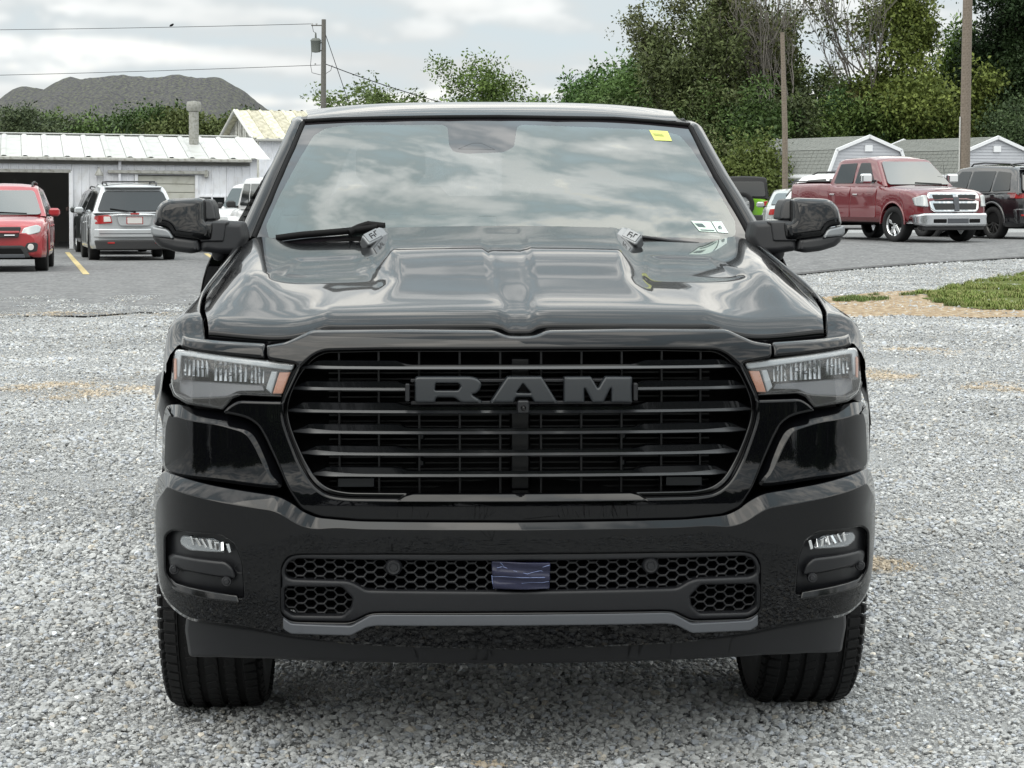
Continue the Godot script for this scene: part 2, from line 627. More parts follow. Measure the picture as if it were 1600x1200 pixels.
func gravel() -> void:
	tan_noise.seed = 19
	tan_noise.frequency = 1.3
	tan_noise.fractal_octaves = 3
	var rng := RandomNumberGenerator.new()
	rng.seed = 2024
	var tone := FastNoiseLite.new()
	tone.seed = 3
	tone.frequency = 0.35
	tone.fractal_octaves = 3
	var sm := mat(Color.WHITE, 0.85, 0.0, 0.35)
	sm.vertex_color_use_as_albedo = true
	var meshes := [stone_mesh(1, .62), stone_mesh(2, .5), stone_mesh(3, .7), stone_mesh(8, .42)]
	var bufs := [PackedFloat32Array(), PackedFloat32Array(), PackedFloat32Array(), PackedFloat32Array()]
	# [near, far, stones per square metre, smallest, largest]
	for band in [[2.5, 5.2, 500, .014, .034], [5.2, 9.0, 7000, .006, .028], [9.0, 15.0, 3100, .009, .030], [15.0, 21.0, 1500, .012, .034], [21.0, 27.5, 850, .015, .040], [27.5, 43.0, 520, .018, .045]]:
		var half0: float = band[0] * 0.232 + 1.4
		var half1: float = band[1] * 0.232 + 1.4
		var count := int((half0 + half1) * (band[1] - band[0]) * band[2])
		for i in count:
			var f := rng.randf()
			var d: float = lerpf(band[0], band[1], f)
			var half := lerpf(half0, half1, f)
			var x := rng.randf_range(-half, half)
			var z := -d
			if d > 27.5 and ((x < 2.2 and d > 32.0) or (x >= 2.2 and Geometry2D.is_point_in_polygon(Vector2(x, z), lot_edge) and rng.randf() < .97) or rng.randf() < .82 and Geometry2D.is_point_in_polygon(Vector2(x, z), dirt_edge)): continue
			if d > 25.2 and d < 27.5 and Geometry2D.is_point_in_polygon(Vector2(x, z), dirt_edge) and rng.randf() < .85: continue
			if d > 24.0 and x < 2.2 and rng.randf() < (d - 24.5) / 7.5 + tone.get_noise_2d(x * 3.0, d) * 1.0: continue
			var u := rng.randf()
			var s: float = lerpf(band[3], band[4], u * u * u) * (1.0 + .7 * tone.get_noise_2d(x * 2.2 + 50, z * 2.2))
			var b := Basis.from_euler(Vector3(rng.randf_range(-.45, .45), rng.randf() * TAU, rng.randf_range(-.45, .45))).scaled(Vector3.ONE * s * rng.randf_range(.8, 1.25))
			if d > 26.0 and x < 2.2:
				b = b.scaled(Vector3.ONE * .75)
			var y := gy(x, z) + (.014 if d > 26.0 and x < 2.2 else 0.0) + s * rng.randf_range(-.08, .16)
			var v := clampf(0.385 + 0.050 * rng.randfn() + tone.get_noise_2d(x, z) * 0.11, .10, .80)
			if rng.randf() < .025: v = rng.randf_range(.55, .75)
			elif rng.randf() < .03: v = rng.randf_range(.10, .2)
			var c := Color(v * .98, v * .995, v * .99)
			var hue := rng.randf()
			if hue < .05: c = Color(v * 1.07, v * 1.0, v * .88)
			elif hue < .22: c = Color(v * .94, v * .99, v * 1.06)
			var tn := tan_at(x, z)
			if rng.randf() < tn * 1.3: c = c.lerp(Color(.50, .385, .24) * (0.5 + v), 0.62 * minf(1.0, tn * 1.5))
			var p: PackedFloat32Array = bufs[i % 4]
			p.append_array([b.x.x, b.y.x, b.z.x, x, b.x.y, b.y.y, b.z.y, y, b.x.z, b.y.z, b.z.z, z, c.r, c.g, c.b, 1.0])
			bufs[i % 4] = p
	for k in 4:
		var mm := MultiMesh.new()
		mm.transform_format = MultiMesh.TRANSFORM_3D
		mm.use_colors = true
		mm.mesh = meshes[k]
		mm.instance_count = bufs[k].size() / 16
		mm.buffer = bufs[k]
		var o := MultiMeshInstance3D.new()
		o.name = numbered("gravel")
		o.multimesh = mm
		o.material_override = sm
		tag(o, "grey crushed stone spread over the near part of the lot", "gravel", "crushed stone of the lot", "stuff")
		add_child(o, true)

var lot_edge: PackedVector2Array
var dirt_edge: PackedVector2Array
func ground() -> void:
	# one sheet to the horizon
	var dirt := noise_tex(512, 0.05, 5, [[0.0, lin(.25, .255, .26)], [0.45, lin(.345, .352, .356)], [0.7, lin(.36, .365, .36)], [1.0, lin(.46, .46, .45)]], 21)
	var gm := relief(grained(mat(Color.WHITE, 0.92, 0.0, 0.3), dirt, 1.3, true), noise_tex(512, 0.09, 4, [[0.0, Color.BLACK], [1.0, Color.WHITE]], 22), 1.6)
	var t := Tris.new()
	var xs := []
	for i in 33: xs.append(-16.0 + i)
	for e in [30.0, 60.0, 150.0, 500.0, 1100.0]:
		xs.append(e)
		xs.push_front(-e)
	var rows := []
	var zs := [60.0, 20.0, 4.0]
	for i in 46: zs.append(-2.0 * i)
	for e in [110.0, 160.0, 300.0, 700.0, 1200.0]: zs.append(-e)
	for z in zs:
		var r := []
		for x in xs: r.append(g3(x, z, -0.008))
		rows.append(r)
	t.grid(rows)
	for k in t.v.size(): t.n[k] = Vector3.UP
	struct("ground", t.mesh(), gm)
	# asphalt of the lot behind
	var tar := noise_tex(512, 0.02, 6, [[0.0, lin(.17, .172, .175)], [0.4, lin(.235, .238, .242)], [0.6, lin(.27, .272, .275)], [1.0, lin(.34, .34, .335)]], 33)
	M.asphalt = relief(grained(mat(Color.WHITE, 0.9, 0.0, 0.35), tar, 0.22, true), M.bumpy, 0.5)
	var detail := noise_tex(256, 0.2, 3, [[0.0, Color(.55, .55, .55)], [0.5, Color(.8, .8, .8)], [1.0, Color(1, 1, 1)]], 34)
	M.asphalt.detail_enabled = true
	M.asphalt.detail_albedo = detail
	M.asphalt.detail_blend_mode = BaseMaterial3D.BLEND_MODE_MUL
	var rng := RandomNumberGenerator.new()
	rng.seed = 5
	var edge := PackedVector2Array()
	var x := -40.0
	while x < 3.0:   # ragged near edge
		edge.append(Vector2(x, -27.2 + rng.randf_range(-.45, .45) + 0.5 * sin(x * .7)))
		x += 0.5
	for q in [[3.2, -31], [3.9, -36.8], [4.65, -37.7], [5.6, -39.2], [7.0, -40.9], [8.4, -42.3], [9.8, -43.6], [13, -46], [22, -50], [40, -54], [40, -79], [-40, -79]]: edge.append(Vector2(q[0], q[1]))
	lot_edge = edge.duplicate()
	struct("asphalt_lot", sheet(edge, 0.012, 1.6), M.asphalt)
	# the worn dark lip of the paving on the right
	var lip := PackedVector2Array()
	for q in [[3.5, -36.9], [4.65, -37.55], [5.6, -39.05], [7.0, -40.75], [8.4, -42.15], [9.8, -43.45], [13, -45.85], [13, -46.15], [9.8, -43.85], [8.4, -42.5], [7.0, -41.15], [5.6, -39.4], [4.65, -37.95], [3.5, -37.15]]: lip.append(Vector2(q[0] + rng.randf_range(-.05, .05), q[1] + rng.randf_range(-.05, .05)))
	struct("paving_edge", sheet(rounded(lip, .1, .4), 0.018, 0.5), grained(mat(lin(.085, .085, .085), .9), M.speck, .8, true))
	# painted bay lines
	var yellow := grained(mat(lin(.50, .40, .19), .8), M.streak, 1.1, true)
	for s in [[-12.032, -61.538, -7.74, -41.338], [-8.063, -59.953, -5.969, -47.336], [-15.742, -70.849, -13.684, -64.006]]:
		var a := Vector2(s[0], s[1])
		var b := Vector2(s[2], s[3])
		var d := (b - a).normalized().orthogonal() * .06
		var o := struct("bay_line", sheet(rounded(PackedVector2Array([a + d, b + d, b - d, a - d]), .01, .3), 0.017, .5), yellow)
	# bare orange dirt and the grass patch
	var mud := noise_tex(256, 0.04, 5, [[0.0, lin(.11, .075, .045)], [0.45, lin(.28, .205, .13)], [0.65, lin(.36, .29, .20)], [1.0, lin(.47, .42, .35)]], 51)
	var dm := relief(grained(mat(Color.WHITE, .95, 0.0, .3), mud, .7, true), M.bumpy, 1.5)
	var o1 := P([3.659, -30.544, 4.359, -31.568, 5.598, -33.114, 6.633, -33.637, 7.646, -33.094, 6.112, -26.429, 5.516, -26.429, 4.945, -26.569, 4.587, -27.111, 3.858, -26.308, 3.338, -27.533])
	dirt_edge = rounded(o1, .3, .25)
	for i in dirt_edge.size(): dirt_edge[i] += Vector2(rng.randf_range(-.08, .08), rng.randf_range(-.12, .12))
	struct("bare_dirt", sheet(dirt_edge, 0.006, .5), dm)
	var turf := noise_tex(256, 0.05, 5, [[0.0, lin(.05, .062, .018)], [0.5, lin(.09, .115, .03)], [1.0, lin(.17, .165, .07)]], 52)
	var tm := relief(grained(mat(Color.WHITE, .95, 0.0, .2), turf, .9, true), M.bumpy, 2.0)
	var rim := P([5.837, -32.572, 6.842, -34.701, 7.904, -36.932, 9.152, -38.701, 6.744, -27.814, 6.152, -27.974, 5.815, -28.255, 5.556, -29.199, 5.635, -30.524])
	rim = rounded(rim, .25, .22)
	for i in rim.size(): rim[i] += Vector2(rng.randf_range(-.1, .1), rng.randf_range(-.16, .16))
	tag(put("grass_patch_soil", sheet(rim, 0.012, .5), tm), "", "", "", "structure")
	grass(rim)

func grass(rim: PackedVector2Array) -> void:
	var rng := RandomNumberGenerator.new()
	rng.seed = 77
	var tuft := Tris.new()
	for k in 14:
		var a := rng.randf() * TAU
		var at := Vector3(rng.randf_range(-.05, .05), 0, rng.randf_range(-.05, .05))
		var lean := Vector3(cos(a), 0, sin(a)) * rng.randf_range(.01, .06)
		var h := rng.randf_range(.02, .06)
		var w := Vector3(-sin(a), 0, cos(a)) * .005
		var i0 := tuft.v.size()
		for p in [at - w, at + w, at + lean * .5 + Vector3.UP * h * .7 + w * .6, at + lean * .5 + Vector3.UP * h * .7 - w * .6, at + lean + Vector3.UP * h]:
			tuft.vert(p, (Vector3.UP + lean * 6).normalized())
		tuft.quad(i0, i0 + 1, i0 + 2, i0 + 3)
		tuft.tri(i0 + 3, i0 + 2, i0 + 4)
	var gm := mat(Color.WHITE, .7, 0, .3)
	gm.vertex_color_use_as_albedo = true
	gm.backlight_enabled = true
	gm.backlight = Color(.3, .3, .3)
	var bald := FastNoiseLite.new()
	bald.seed = 6
	bald.frequency = .55
	bald.fractal_octaves = 3
	var spots := [[rim, 330]]
	for s in [[4.279, -30.363, 4.828, -31.728, 5.314, -32.07, 5.041, -30.524, 4.461, -29.861], [5.29, -31.548, 5.676, -32.231, 5.628, -31.206, 5.219, -30.865], [5.326, -29.52, 5.742, -30.182, 5.699, -28.878, 5.262, -28.717]]: spots.append([P(s), 260])
	var buf := PackedFloat32Array()
	for s in spots:
		var poly: PackedVector2Array = s[0]
		var lo := poly[0]
		var hi := poly[0]
		for q in poly:
			lo = lo.min(q)
			hi = hi.max(q)
		for i in int((hi.x - lo.x) * (hi.y - lo.y) * s[1]):
			var q := Vector2(rng.randf_range(lo.x, hi.x), rng.randf_range(lo.y, hi.y))
			if not Geometry2D.is_point_in_polygon(q, poly): continue
			var b := Basis(Vector3.UP, rng.randf() * TAU).scaled(Vector3.ONE * rng.randf_range(.4, 1.15))
			var d := rng.randf()
			var c := Color(.14, .20, .04).lerp(Color(.32, .31, .13), d * d)
			if s[1] == 260: c = Color(.08, .13, .035).lerp(c, .3)
			if bald.get_noise_2d(q.x, q.y * 1.6) > .04: continue
			buf.append_array([b.x.x, b.y.x, b.z.x, q.x, b.x.y, b.y.y, b.z.y, gy(q.x, q.y) + .012, b.x.z, b.y.z, b.z.z, q.y, c.r, c.g, c.b, 1.0])
	var mm := MultiMesh.new()
	mm.transform_format = MultiMesh.TRANSFORM_3D
	mm.use_colors = true
	mm.mesh = tuft.mesh()
	mm.instance_count = buf.size() / 16
	mm.buffer = buf
	var o := MultiMeshInstance3D.new()
	o.name = "grass"
	o.multimesh = mm
	o.material_override = gm
	tag(o, "short patchy grass by the orange dirt at the right edge of the lot", "grass", "", "stuff")
	add_child(o)

# ---------------------------------------------------------------- the black pickup in front
const PLAN := [[0, 0], [.2, -.004], [.4, -.018], [.6, -.05], [.75, -.1], [.85, -.165], [.92, -.26], [.96, -.37], [.985, -.52], [1.0, -.7]]
const RAKE := [[.28, -.11], [.38, -.06], [.45, -.03], [.55, -.006], [.65, 0], [.74, -.004], [.80, -.02], [.92, -.034], [1.05, -.052], [1.09, -.068], [1.13, -.10], [1.16, -.14], [1.2, -.2]]
func nose(x: float, y: float) -> float: return table(PLAN, absf(x)) + table(RAKE, y)
func on_nose(q: Vector2) -> Vector3: return Vector3(q.x, q.y, nose(q.x, q.y))
func shield(x: float, y: float) -> float: return -1.80 - (y - 1.32) * 1.2 - .97 * pow(maxf(0.0, y - 1.32), 2) - 0.13 * (x / .78) ** 2
func on_shield(q: Vector2) -> Vector3: return Vector3(q.x, q.y, shield(q.x, q.y))

func both(called: String, half: PackedVector2Array, m: Material, parent: Node, on: Callable, off: float, b: float, th: float, grid := .05, holes := [], hole_b := -1.0, facet := false) -> void:
	for s in 2:
		var hs := []
		for h in holes: hs.append(h.duplicate() if s == 0 else flip(h))
		put(called, panel(half.duplicate() if s == 0 else flip(half), hs, on, Vector3.BACK, off, b, th, grid, hole_b, 4, facet).mesh(), m, parent)

func mid(called: String, half: PackedVector2Array, rad: float, step: float, m: Material, parent: Node, on: Callable, off: float, b: float, th: float, grid := .05, holes := [], hole_b := -1.0) -> MeshInstance3D:
	return put(called, panel(rounded(sym(half), rad, step), holes, on, Vector3.BACK, off, b, th, grid, hole_b).mesh(), m, parent)

# hood: height over (x, s), s running from the front edge (0) to the cowl (1)
const LIP := [[0, 1.156], [.028, 1.157], [.05, 1.167], [.1, 1.170], [.46, 1.166], [.50, 1.165], [.55, 1.150], [.60, 1.141], [.66, 1.140], [.82, 1.149]]
func hood_z(x: float, s: float) -> float:
	var f := nose(x, table(LIP, absf(x))) - .055
	return lerpf(f, -1.74 - .10 * (x / .8) ** 2, s)
func hood_y(x: float, s: float) -> float:
	var a := absf(x)
	var front := table(LIP, a)
	front = lerpf(front, 1.150 - .018 * (a / .8) ** 2, ss(0, .38, s))      # the moulded lip dies out behind the edge
	var rear := 1.340 - .028 * (a / .8) ** 2
	var y := lerpf(front, rear, table([[0, 0], [.12, .20], [.3, .44], [.6, .735], [1, 1]], s))
	var xd := table([[0, .36], [.35, .315], [.6, .345], [1, .385]], s)
	var rise := ss(.10, .66, s)
	y += .040 * rise * (1.0 - ss(xd - .015, xd + .070, a))                          # power dome
	y += .030 * ss(.03, .42, s) * exp(-pow((a - lerpf(.715, .785, s)) / .075, 2))      # crest along the wing
	y -= .006 * ss(.12, .6, s) * (1 - ss(.85, 1, s)) * (1.0 - ss(.045, .075, a))   # shallow centre channel
	var vent := ss(.35, .46, s) * (1 - ss(.68, .72, s)) * ss(xd + .07, xd + .12, a) * (1 - ss(.645, .68, a + (s - .5) * .16))
	y -= .008 * vent
	y -= .016 * pow(ss(.775, .865, a), 2)
	return y - .016 * pow(1.0 - minf(s / .07, 1.0), 2)

func hood_half(s: float) -> float: return table([[0, .808], [.15, .842], [.32, .862], [.45, .864], [.7, .850], [1, .838]], s)

func hood_point(u: float, s: float) -> Vector3:
	var x := u * hood_half(s)
	return Vector3(x, hood_y(x, s), hood_z(x, s))

func pickup() -> void:
	var T := thing("pickup_truck", Vector3(.026, 0, -5.65), deg_to_rad(2.1), "glossy black pickup truck facing the camera with dark grille letters, nearest of all", "pickup truck")
	truck_front(T)
	headlights(T)
	truck_hood(T)
	truck_cab(T)
	truck_wheels(T)
	truck_rear(T)

func truck_front(T: Node3D) -> void:
	# bumper with its pockets
	var insert := P([0, 0.59, -0.347, 0.59, -0.562, 0.586, -0.59, 0.579, -0.605, 0.555, -0.607, 0.529, -0.61, 0.421, -0.583, 0.404, -0.433, 0.405, -0.384, 0.432, -0.353, 0.434, 0.002, 0.435])
	var pocket := rounded(P([-0.919, 0.601, -0.894, 0.622, -0.764, 0.627, -0.726, 0.606, -0.708, 0.557, -0.706, 0.462, -0.791, 0.466, -0.896, 0.476, -0.921, 0.502]), .012, .008)
	var bump := P([0, 0.668, -0.41, 0.67, -0.515, 0.677, -0.544, 0.688, -0.577, 0.711, -0.616, 0.729, -0.772, 0.746, -0.865, 0.76, -0.931, 0.769])
	bump.append_array(P([-.966, .70, -.967, .62, -.962, .54, -.955, .46]))
	bump.append_array(P([-0.929, 0.416, -0.867, 0.383, -0.71, 0.378, -0.586, 0.355, -0.403, 0.342, 0.025, 0.329]))
	bump[bump.size() - 1].x = 0.0
	bump[0].x = 0.0
	insert[0].x = 0
	insert[insert.size() - 1].x = 0
	var hole := rounded(sym(insert), .016, .008)
	put("bumper", panel(rounded(sym(bump), .03, .012), [hole, pocket.duplicate(), flip(pocket)], on_nose, Vector3.BACK, .03, .036, .10, .045, .007, 4, true).mesh(), M.paint, T)
	both("lamp_pocket", rounded(P([-0.928, 0.601, -0.898, 0.628, -0.761, 0.633, -0.719, 0.61, -0.7, 0.558, -0.7, 0.455, -0.791, 0.458, -0.9, 0.468, -0.932, 0.494]), .012, .01), M.satin, T, on_nose, -.004, .002, .01)
	both("pocket_bar", rounded(P([-0.915, 0.546, -0.896, 0.558, -0.753, 0.556, -0.733, 0.541, -0.724, 0.517, -0.731, 0.51, -0.845, 0.518, -0.91, 0.519]), .008, .007), M.satin, T, on_nose, .018, .010, .03)
	both("pocket_ledge", rounded(P([-0.921, 0.496, -0.893, 0.482, -0.722, 0.471, -0.716, 0.452, -0.805, 0.455, -0.894, 0.462, -0.916, 0.475]), .004, .006), M.gloss, T, func(q: Vector2) -> Vector3: return Vector3(q.x, q.y, nose(q.x, q.y) - (q.y - .5) * .6), .012, .004, .02)
	for s in [-1.0, 1.0]:
		var lamp := Node3D.new()
		lamp.name = "fog_lamp" if s < 0 else "fog_lamp_001"
		T.add_child(lamp)
		var lo := rounded(P([-0.876, 0.601, -0.867, 0.611, -0.78, 0.612, -0.755, 0.599, -0.752, 0.58, -0.794, 0.578, -0.853, 0.576, -0.875, 0.588]), .008, .005)
		if s > 0: lo = flip(lo)
		put("lamp_bowl", panel(lo.duplicate(), [], on_nose, Vector3.BACK, .004, .0, .01).mesh(), M.bowl, lamp)
		for k in 7:   # bright facets of the lamp
			var f := Tris.new()
			var x: float = lerpf(.838, .742, k / 6.0) * s
			var y := lerpf(.603, .592, k / 6.0)
			f.box(Vector3(x, y, nose(x, y) + .010), Vector3(.010, .026, .008), .002, Basis.from_euler(Vector3(.5 * sin(k * 2.1), .7 * cos(k * 3.3), .3)))
			put("facet", f.mesh(), M.chrome, lamp)
		put("lens", panel(lo, [], on_nose, Vector3.BACK, .020, .004, .012).mesh(), M.lens, lamp)
		for c in [[-0.894, 0.517], [-0.749, 0.505]]:
			var d := Tris.new()
			var p := Vector3(c[0] * -s, c[1], nose(c[0], c[1]) + .012)
			d.spin([Vector2(0, .016), Vector2(.006, .016), Vector2(.008, .013), Vector2(.0115, .013), Vector2(.013, .010), Vector2(.013, 0)], p, Basis(Vector3.RIGHT, PI / 2), 20)
			put("parking_sensor", d.mesh(), M.matte, T)
	# lower grille: frame, honeycomb, skid strip, air dam
	var up_half := P([0.001, 0.57, -0.347, 0.572, -0.566, 0.573, -0.587, 0.564, -0.598, 0.539, -0.595, 0.524, -0.579, 0.518, -0.442, 0.517, -0.423, 0.511, -0.393, 0.493, 0.001, 0.49])
	up_half[0].x = 0
	up_half[up_half.size() - 1].x = 0
	var up := rounded(sym(up_half), .010, .007)
	var low := rounded(P([-0.6, 0.491, -0.594, 0.498, -0.454, 0.5, -0.427, 0.471, -0.432, 0.444, -0.454, 0.422, -0.581, 0.42, -0.602, 0.436]), .006, .006)
	put("lower_frame", panel(rounded(sym(insert), .016, .009), [up.duplicate(), low.duplicate(), flip(low)], on_nose, Vector3.BACK, .022, .006, .05, .05, .009).mesh(), M.matte, T)
	honeycomb("honeycomb_grille", up, T, -.004, .0283, .0251)
	honeycomb("honeycomb_grille", low, T, -.012, .0283, .0251)
	honeycomb("honeycomb_grille", flip(low), T, -.012, .0283, .0251)
	var skid := P([0.002, 0.431, -0.353, 0.431, -0.382, 0.429, -0.431, 0.401, -0.584, 0.403, -0.605, 0.418, -0.605, 0.389, -0.585, 0.377, -0.433, 0.376, -0.391, 0.398, -0.366, 0.402, 0.002, 0.402])
	skid[0].x = 0
	skid[skid.size() - 1].x = 0
	mid("skid_strip", skid, .006, .012, M.skid, T, func(q: Vector2) -> Vector3: return Vector3(q.x, q.y, nose(q.x, q.y) - (q.y - .42) * .55), .036, .004, .03)
	var dam := P([0.006, 0.334, -0.416, 0.345, -0.615, 0.357, -0.767, 0.373, -0.872, 0.383, -0.881, 0.337, -0.874, 0.261, -0.781, 0.274, -0.652, 0.28, -0.418, 0.278, 0.007, 0.275])
	dam[0].x = 0
	dam[dam.size() - 1].x = 0
	mid("air_dam", dam, .012, .014, M.matte, T, on_nose, -.03, .012, .06)
	for x in [-.112, .112]:
		var d := Tris.new()
		d.spin([Vector2(0, .002), Vector2(.005, .002), Vector2(.006, 0)], Vector3(x, .388, nose(x, .388) + .031), Basis(Vector3.RIGHT, PI / 2), 12)
		put("screw_hole", d.mesh(), M.void, T)
	for x in [-.323, .323]:
		var d := Tris.new()
		d.spin([Vector2(0, .012), Vector2(.009, .012), Vector2(.010, .009), Vector2(.016, .010), Vector2(.021, .004), Vector2(.021, -.02)], Vector3(x, .555, nose(x, .555) + .018), Basis(Vector3.RIGHT, PI / 2), 24)
		put("parking_sensor", d.mesh(), M.satin, T)
	# blue plate in creased film
	var pl := Node3D.new()
	pl.name = "licence_plate"
	T.add_child(pl)
	tag(pl, "small dark blue plate wrapped in creased film")
	var bow := func(q: Vector2) -> Vector3: return Vector3(q.x, q.y, nose(q.x, q.y) + .004 * sin(q.y * 180.0 + q.x * 24.0) + .004 * cos(q.x * 40))
	put("plate_face", panel(rounded(P([-.078, .569, .070, .567, .069, .497, -.074, .497]), .004, .008), [], bow, Vector3.BACK, .022, .003, .01, .012).mesh(), M.plate, pl)
	for c in [[-.066, .552, -.050, .556, -.022, .546, .012, .538, .024, .541, .046, .545, .060, .538], [-.076, .530, -.045, .531, .0, .529, .056, .528], [-.002, .513, .02, .516, .05, .514, .066, .517], [-.077, .534, -.075, .515, -.072, .499], [.050, .555, .068, .560], [-.055, .567, -.046, .556]]:
		var path := []
		for i in range(0, c.size(), 2): path.append((bow.call(Vector2(c[i], c[i + 1])) as Vector3) + Vector3.BACK * .0215)
		put("crease", tube_mesh(path, .0011, 6), M.plate_line, pl)
	# corner panels
	both("corner_panel", rounded(P([-0.927, 0.934, -0.891, 0.943, -0.847, 0.937, -0.767, 0.931, -0.723, 0.921, -0.695, 0.914, -0.67, 0.897, -0.652, 0.869, -0.605, 0.771, -0.604, 0.746, -0.63, 0.745, -0.775, 0.757, -0.899, 0.759, -0.927, 0.766, -0.936, 0.787, -0.934, 0.889]), .030, .010), M.paint, T, on_nose, .0, .032, .09, .045, [], -1.0, true)
	# grille surround
	var frame := P([0.005, 1.127, -0.034, 1.128, -0.069, 1.142, -0.282, 1.144, -0.531, 1.141, -0.565, 1.125, -0.596, 1.111, -0.64, 1.104, -0.645, 1.103, -0.644, 1.07, -0.602, 1.064, -0.563, 1.058, -0.574, 1.036, -0.602, 0.976, -0.604, 0.965, -0.718, 0.965, -0.742, 0.951, -0.762, 0.931, -0.72, 0.925, -0.691, 0.918, -0.666, 0.901, -0.648, 0.871, -0.586, 0.74, -0.556, 0.696, -0.508, 0.677, -0.411, 0.669, 0.001, 0.666])
	frame[0].x = 0
	frame[frame.size() - 1].x = 0
	var mouth := P([0.004, 1.096, -0.346, 1.096, -0.5, 1.092, -0.528, 1.079, -0.55, 1.057, -0.57, 1.034, -0.591, 0.991, -0.602, 0.95, -0.599, 0.914, -0.584, 0.87, -0.557, 0.805, -0.526, 0.759, -0.492, 0.734, -0.443, 0.727, 0.001, 0.726])
	mouth[0].x = 0
	mouth[mouth.size() - 1].x = 0
	var mo := rounded(sym(mouth), .03, .012)
	put("grille_surround", panel(rounded(sym(frame), .012, .012), [mo.duplicate()], on_nose, Vector3.BACK, .004, .008, .09, .04, .009).mesh(), M.paint, T)
	# inner lip of the mouth and the bright ledge under it
	var inner := rounded(sym(P([0.004, 1.088, -0.346, 1.088, -0.495, 1.084, -0.521, 1.072, -0.542, 1.051, -0.56, 1.028, -0.581, 0.986, -0.592, 0.949, -0.589, 0.914, -0.575, 0.872, -0.547, 0.81, -0.518, 0.767, -0.485, 0.744, -0.44, 0.736, 0.001, 0.736])), .03, .012)
	put("grille_rim", panel(mo.duplicate(), [inner], on_nose, Vector3.BACK, -.030, .002, .05, .05, .0035).mesh(), M.gloss, T)
	var ledge := P([0.001, 0.739, -0.274, 0.739, -0.295, 0.734, -0.319, 0.72, 0.001, 0.72])
	ledge[0].x = 0
	ledge[ledge.size() - 1].x = 0
	mid("grille_ledge", ledge, .004, .012, M.paint, T, func(q: Vector2) -> Vector3: return Vector3(q.x, q.y, nose(q.x, q.y) - (q.y - .725) * 1.1), .012, .003, .03)
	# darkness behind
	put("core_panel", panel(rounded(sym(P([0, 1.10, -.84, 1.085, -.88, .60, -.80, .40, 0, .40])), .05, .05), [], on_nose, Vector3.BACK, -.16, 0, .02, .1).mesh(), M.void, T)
	# grille bars; the second is broken by the letters
	var bars := [[-0.545, 1.052, -0.574, 1.068, -0.574, 1.047], [-0.576, 0.997, -0.574, 1.015, -0.574, 0.993], [-0.585, 0.942, -0.574, 0.962, -0.574, 0.936], [-0.569, 0.89, -0.574, 0.907, -0.574, 0.883], [-0.55, 0.838, -0.574, 0.852, -0.574, 0.828], [-0.525, 0.784, -0.574, 0.798, -0.574, 0.774]]
	var row := 0
	for b in bars:
		for s in ([-1.0, 1.0] if row == 1 else [0.0]):
			var bm := bar(b[0], b[3], b[5], s, row)
			var bn := put("grille_bar", bm[0], M.bar, T)
			put("lit_bar_edge", bm[1], M.lit_bar_edge, bn)
		row += 1
	for x in [-.462, -.361, -.258, -.155, -.052, .052, .155, .258, .361, .462]:
		put("grille_rib", box_mesh(Vector3(.006, .36, .02), .001, Vector3(x, .91, nose(x, .9) - .085)), M.satin, T)
	var top_rail := Tris.new()
	for i in 17:
		pass
	put("grille_rail", box_mesh(Vector3(1.06, .008, .02), .002, Vector3(0, 1.045, -.16)), M.satin, T)
	for i in 21:
		var y := .735 + i * .0155
		put("shutter_slat", box_mesh(Vector3(.98, .004, .014), 0, Vector3(0, y, -.178)), M.satin, T)
	put("latch_post", box_mesh(Vector3(.05, .34, .03), .006, Vector3(.0, .90, -.15)), M.satin, T)
	for x in [-.42, .42]: put("cooler_end", box_mesh(Vector3(.095, .026, .02), .003, Vector3(x, .753, -.13)), M.badge, T)
	for x in [-.255, .262]:
		for y in [.868, .80]: put("hose_end", box_mesh(Vector3(.022, .024, .03), .008, Vector3(x, y, -.15)), M.badge, T)
	# letters
	var L := [
		[P([-0.269, 1.03, -0.126, 1.03, -0.108, 1.024, -0.1, 1.012, -0.105, 0.996, -0.116, 0.987, -0.126, 0.986, -0.095, 0.965, -0.153, 0.965, -0.168, 0.978, -0.216, 0.978, -0.216, 0.965, -0.269, 0.965]), P([-0.216, 1.014, -0.16, 1.014, -0.153, 1.007, -0.16, 0.996, -0.218, 0.996])],
		[P([-0.037, 1.03, 0.05, 1.03, 0.091, 0.964, 0.031, 0.965, 0.023, 0.978, -0.014, 0.978, -0.02, 0.965, -0.081, 0.965]), P([0.003, 1.013, 0.023, 0.989, -0.014, 0.99])],
		[P([0.106, 1.029, 0.175, 1.029, 0.192, 1, 0.21, 1.029, 0.279, 1.028, 0.279, 0.963, 0.225, 0.964, 0.225, 1.001, 0.206, 0.964, 0.178, 0.964, 0.158, 1.001, 0.158, 0.964, 0.105, 0.964])]]
	var nm := ["letter_r", "letter_a", "letter_m"]
	for k in 3:
		var hs := []
		for j in range(1, L[k].size()): hs.append(rounded(L[k][j], .003, .006))
		put(nm[k], panel(rounded(L[k][0], .003 if k > 0 else .010, .006), hs, on_nose, Vector3.BACK, .014, .0065, .03, .02, .0045, 2).mesh(), M.badge, T)
	put("letter_rail", box_mesh(Vector3(.56, .010, .02), .003, Vector3(0, 1.018, -.07)), M.satin, T)
	put("letter_rail", box_mesh(Vector3(.56, .010, .02), .003, Vector3(0, .962, -.07)), M.satin, T)
	for x in [-.287, .287]: put("letter_clip", box_mesh(Vector3(.012, .045, .03), .003, Vector3(x, .99, nose(x, .99) + .0)), M.satin, T)
	put("front_camera", box_mesh(Vector3(.031, .034, .05), .005, Vector3(.003, .955, nose(0, .955) + .0)), M.satin, T)
	var eye := Tris.new()
	eye.spin([Vector2(0, .003), Vector2(.004, .002), Vector2(.0055, .004), Vector2(.007, 0)], Vector3(.003, .953, nose(0, .955) + .025), Basis(Vector3.RIGHT, PI / 2), 16)
	put("camera_eye", eye.mesh(), M.gloss, T)

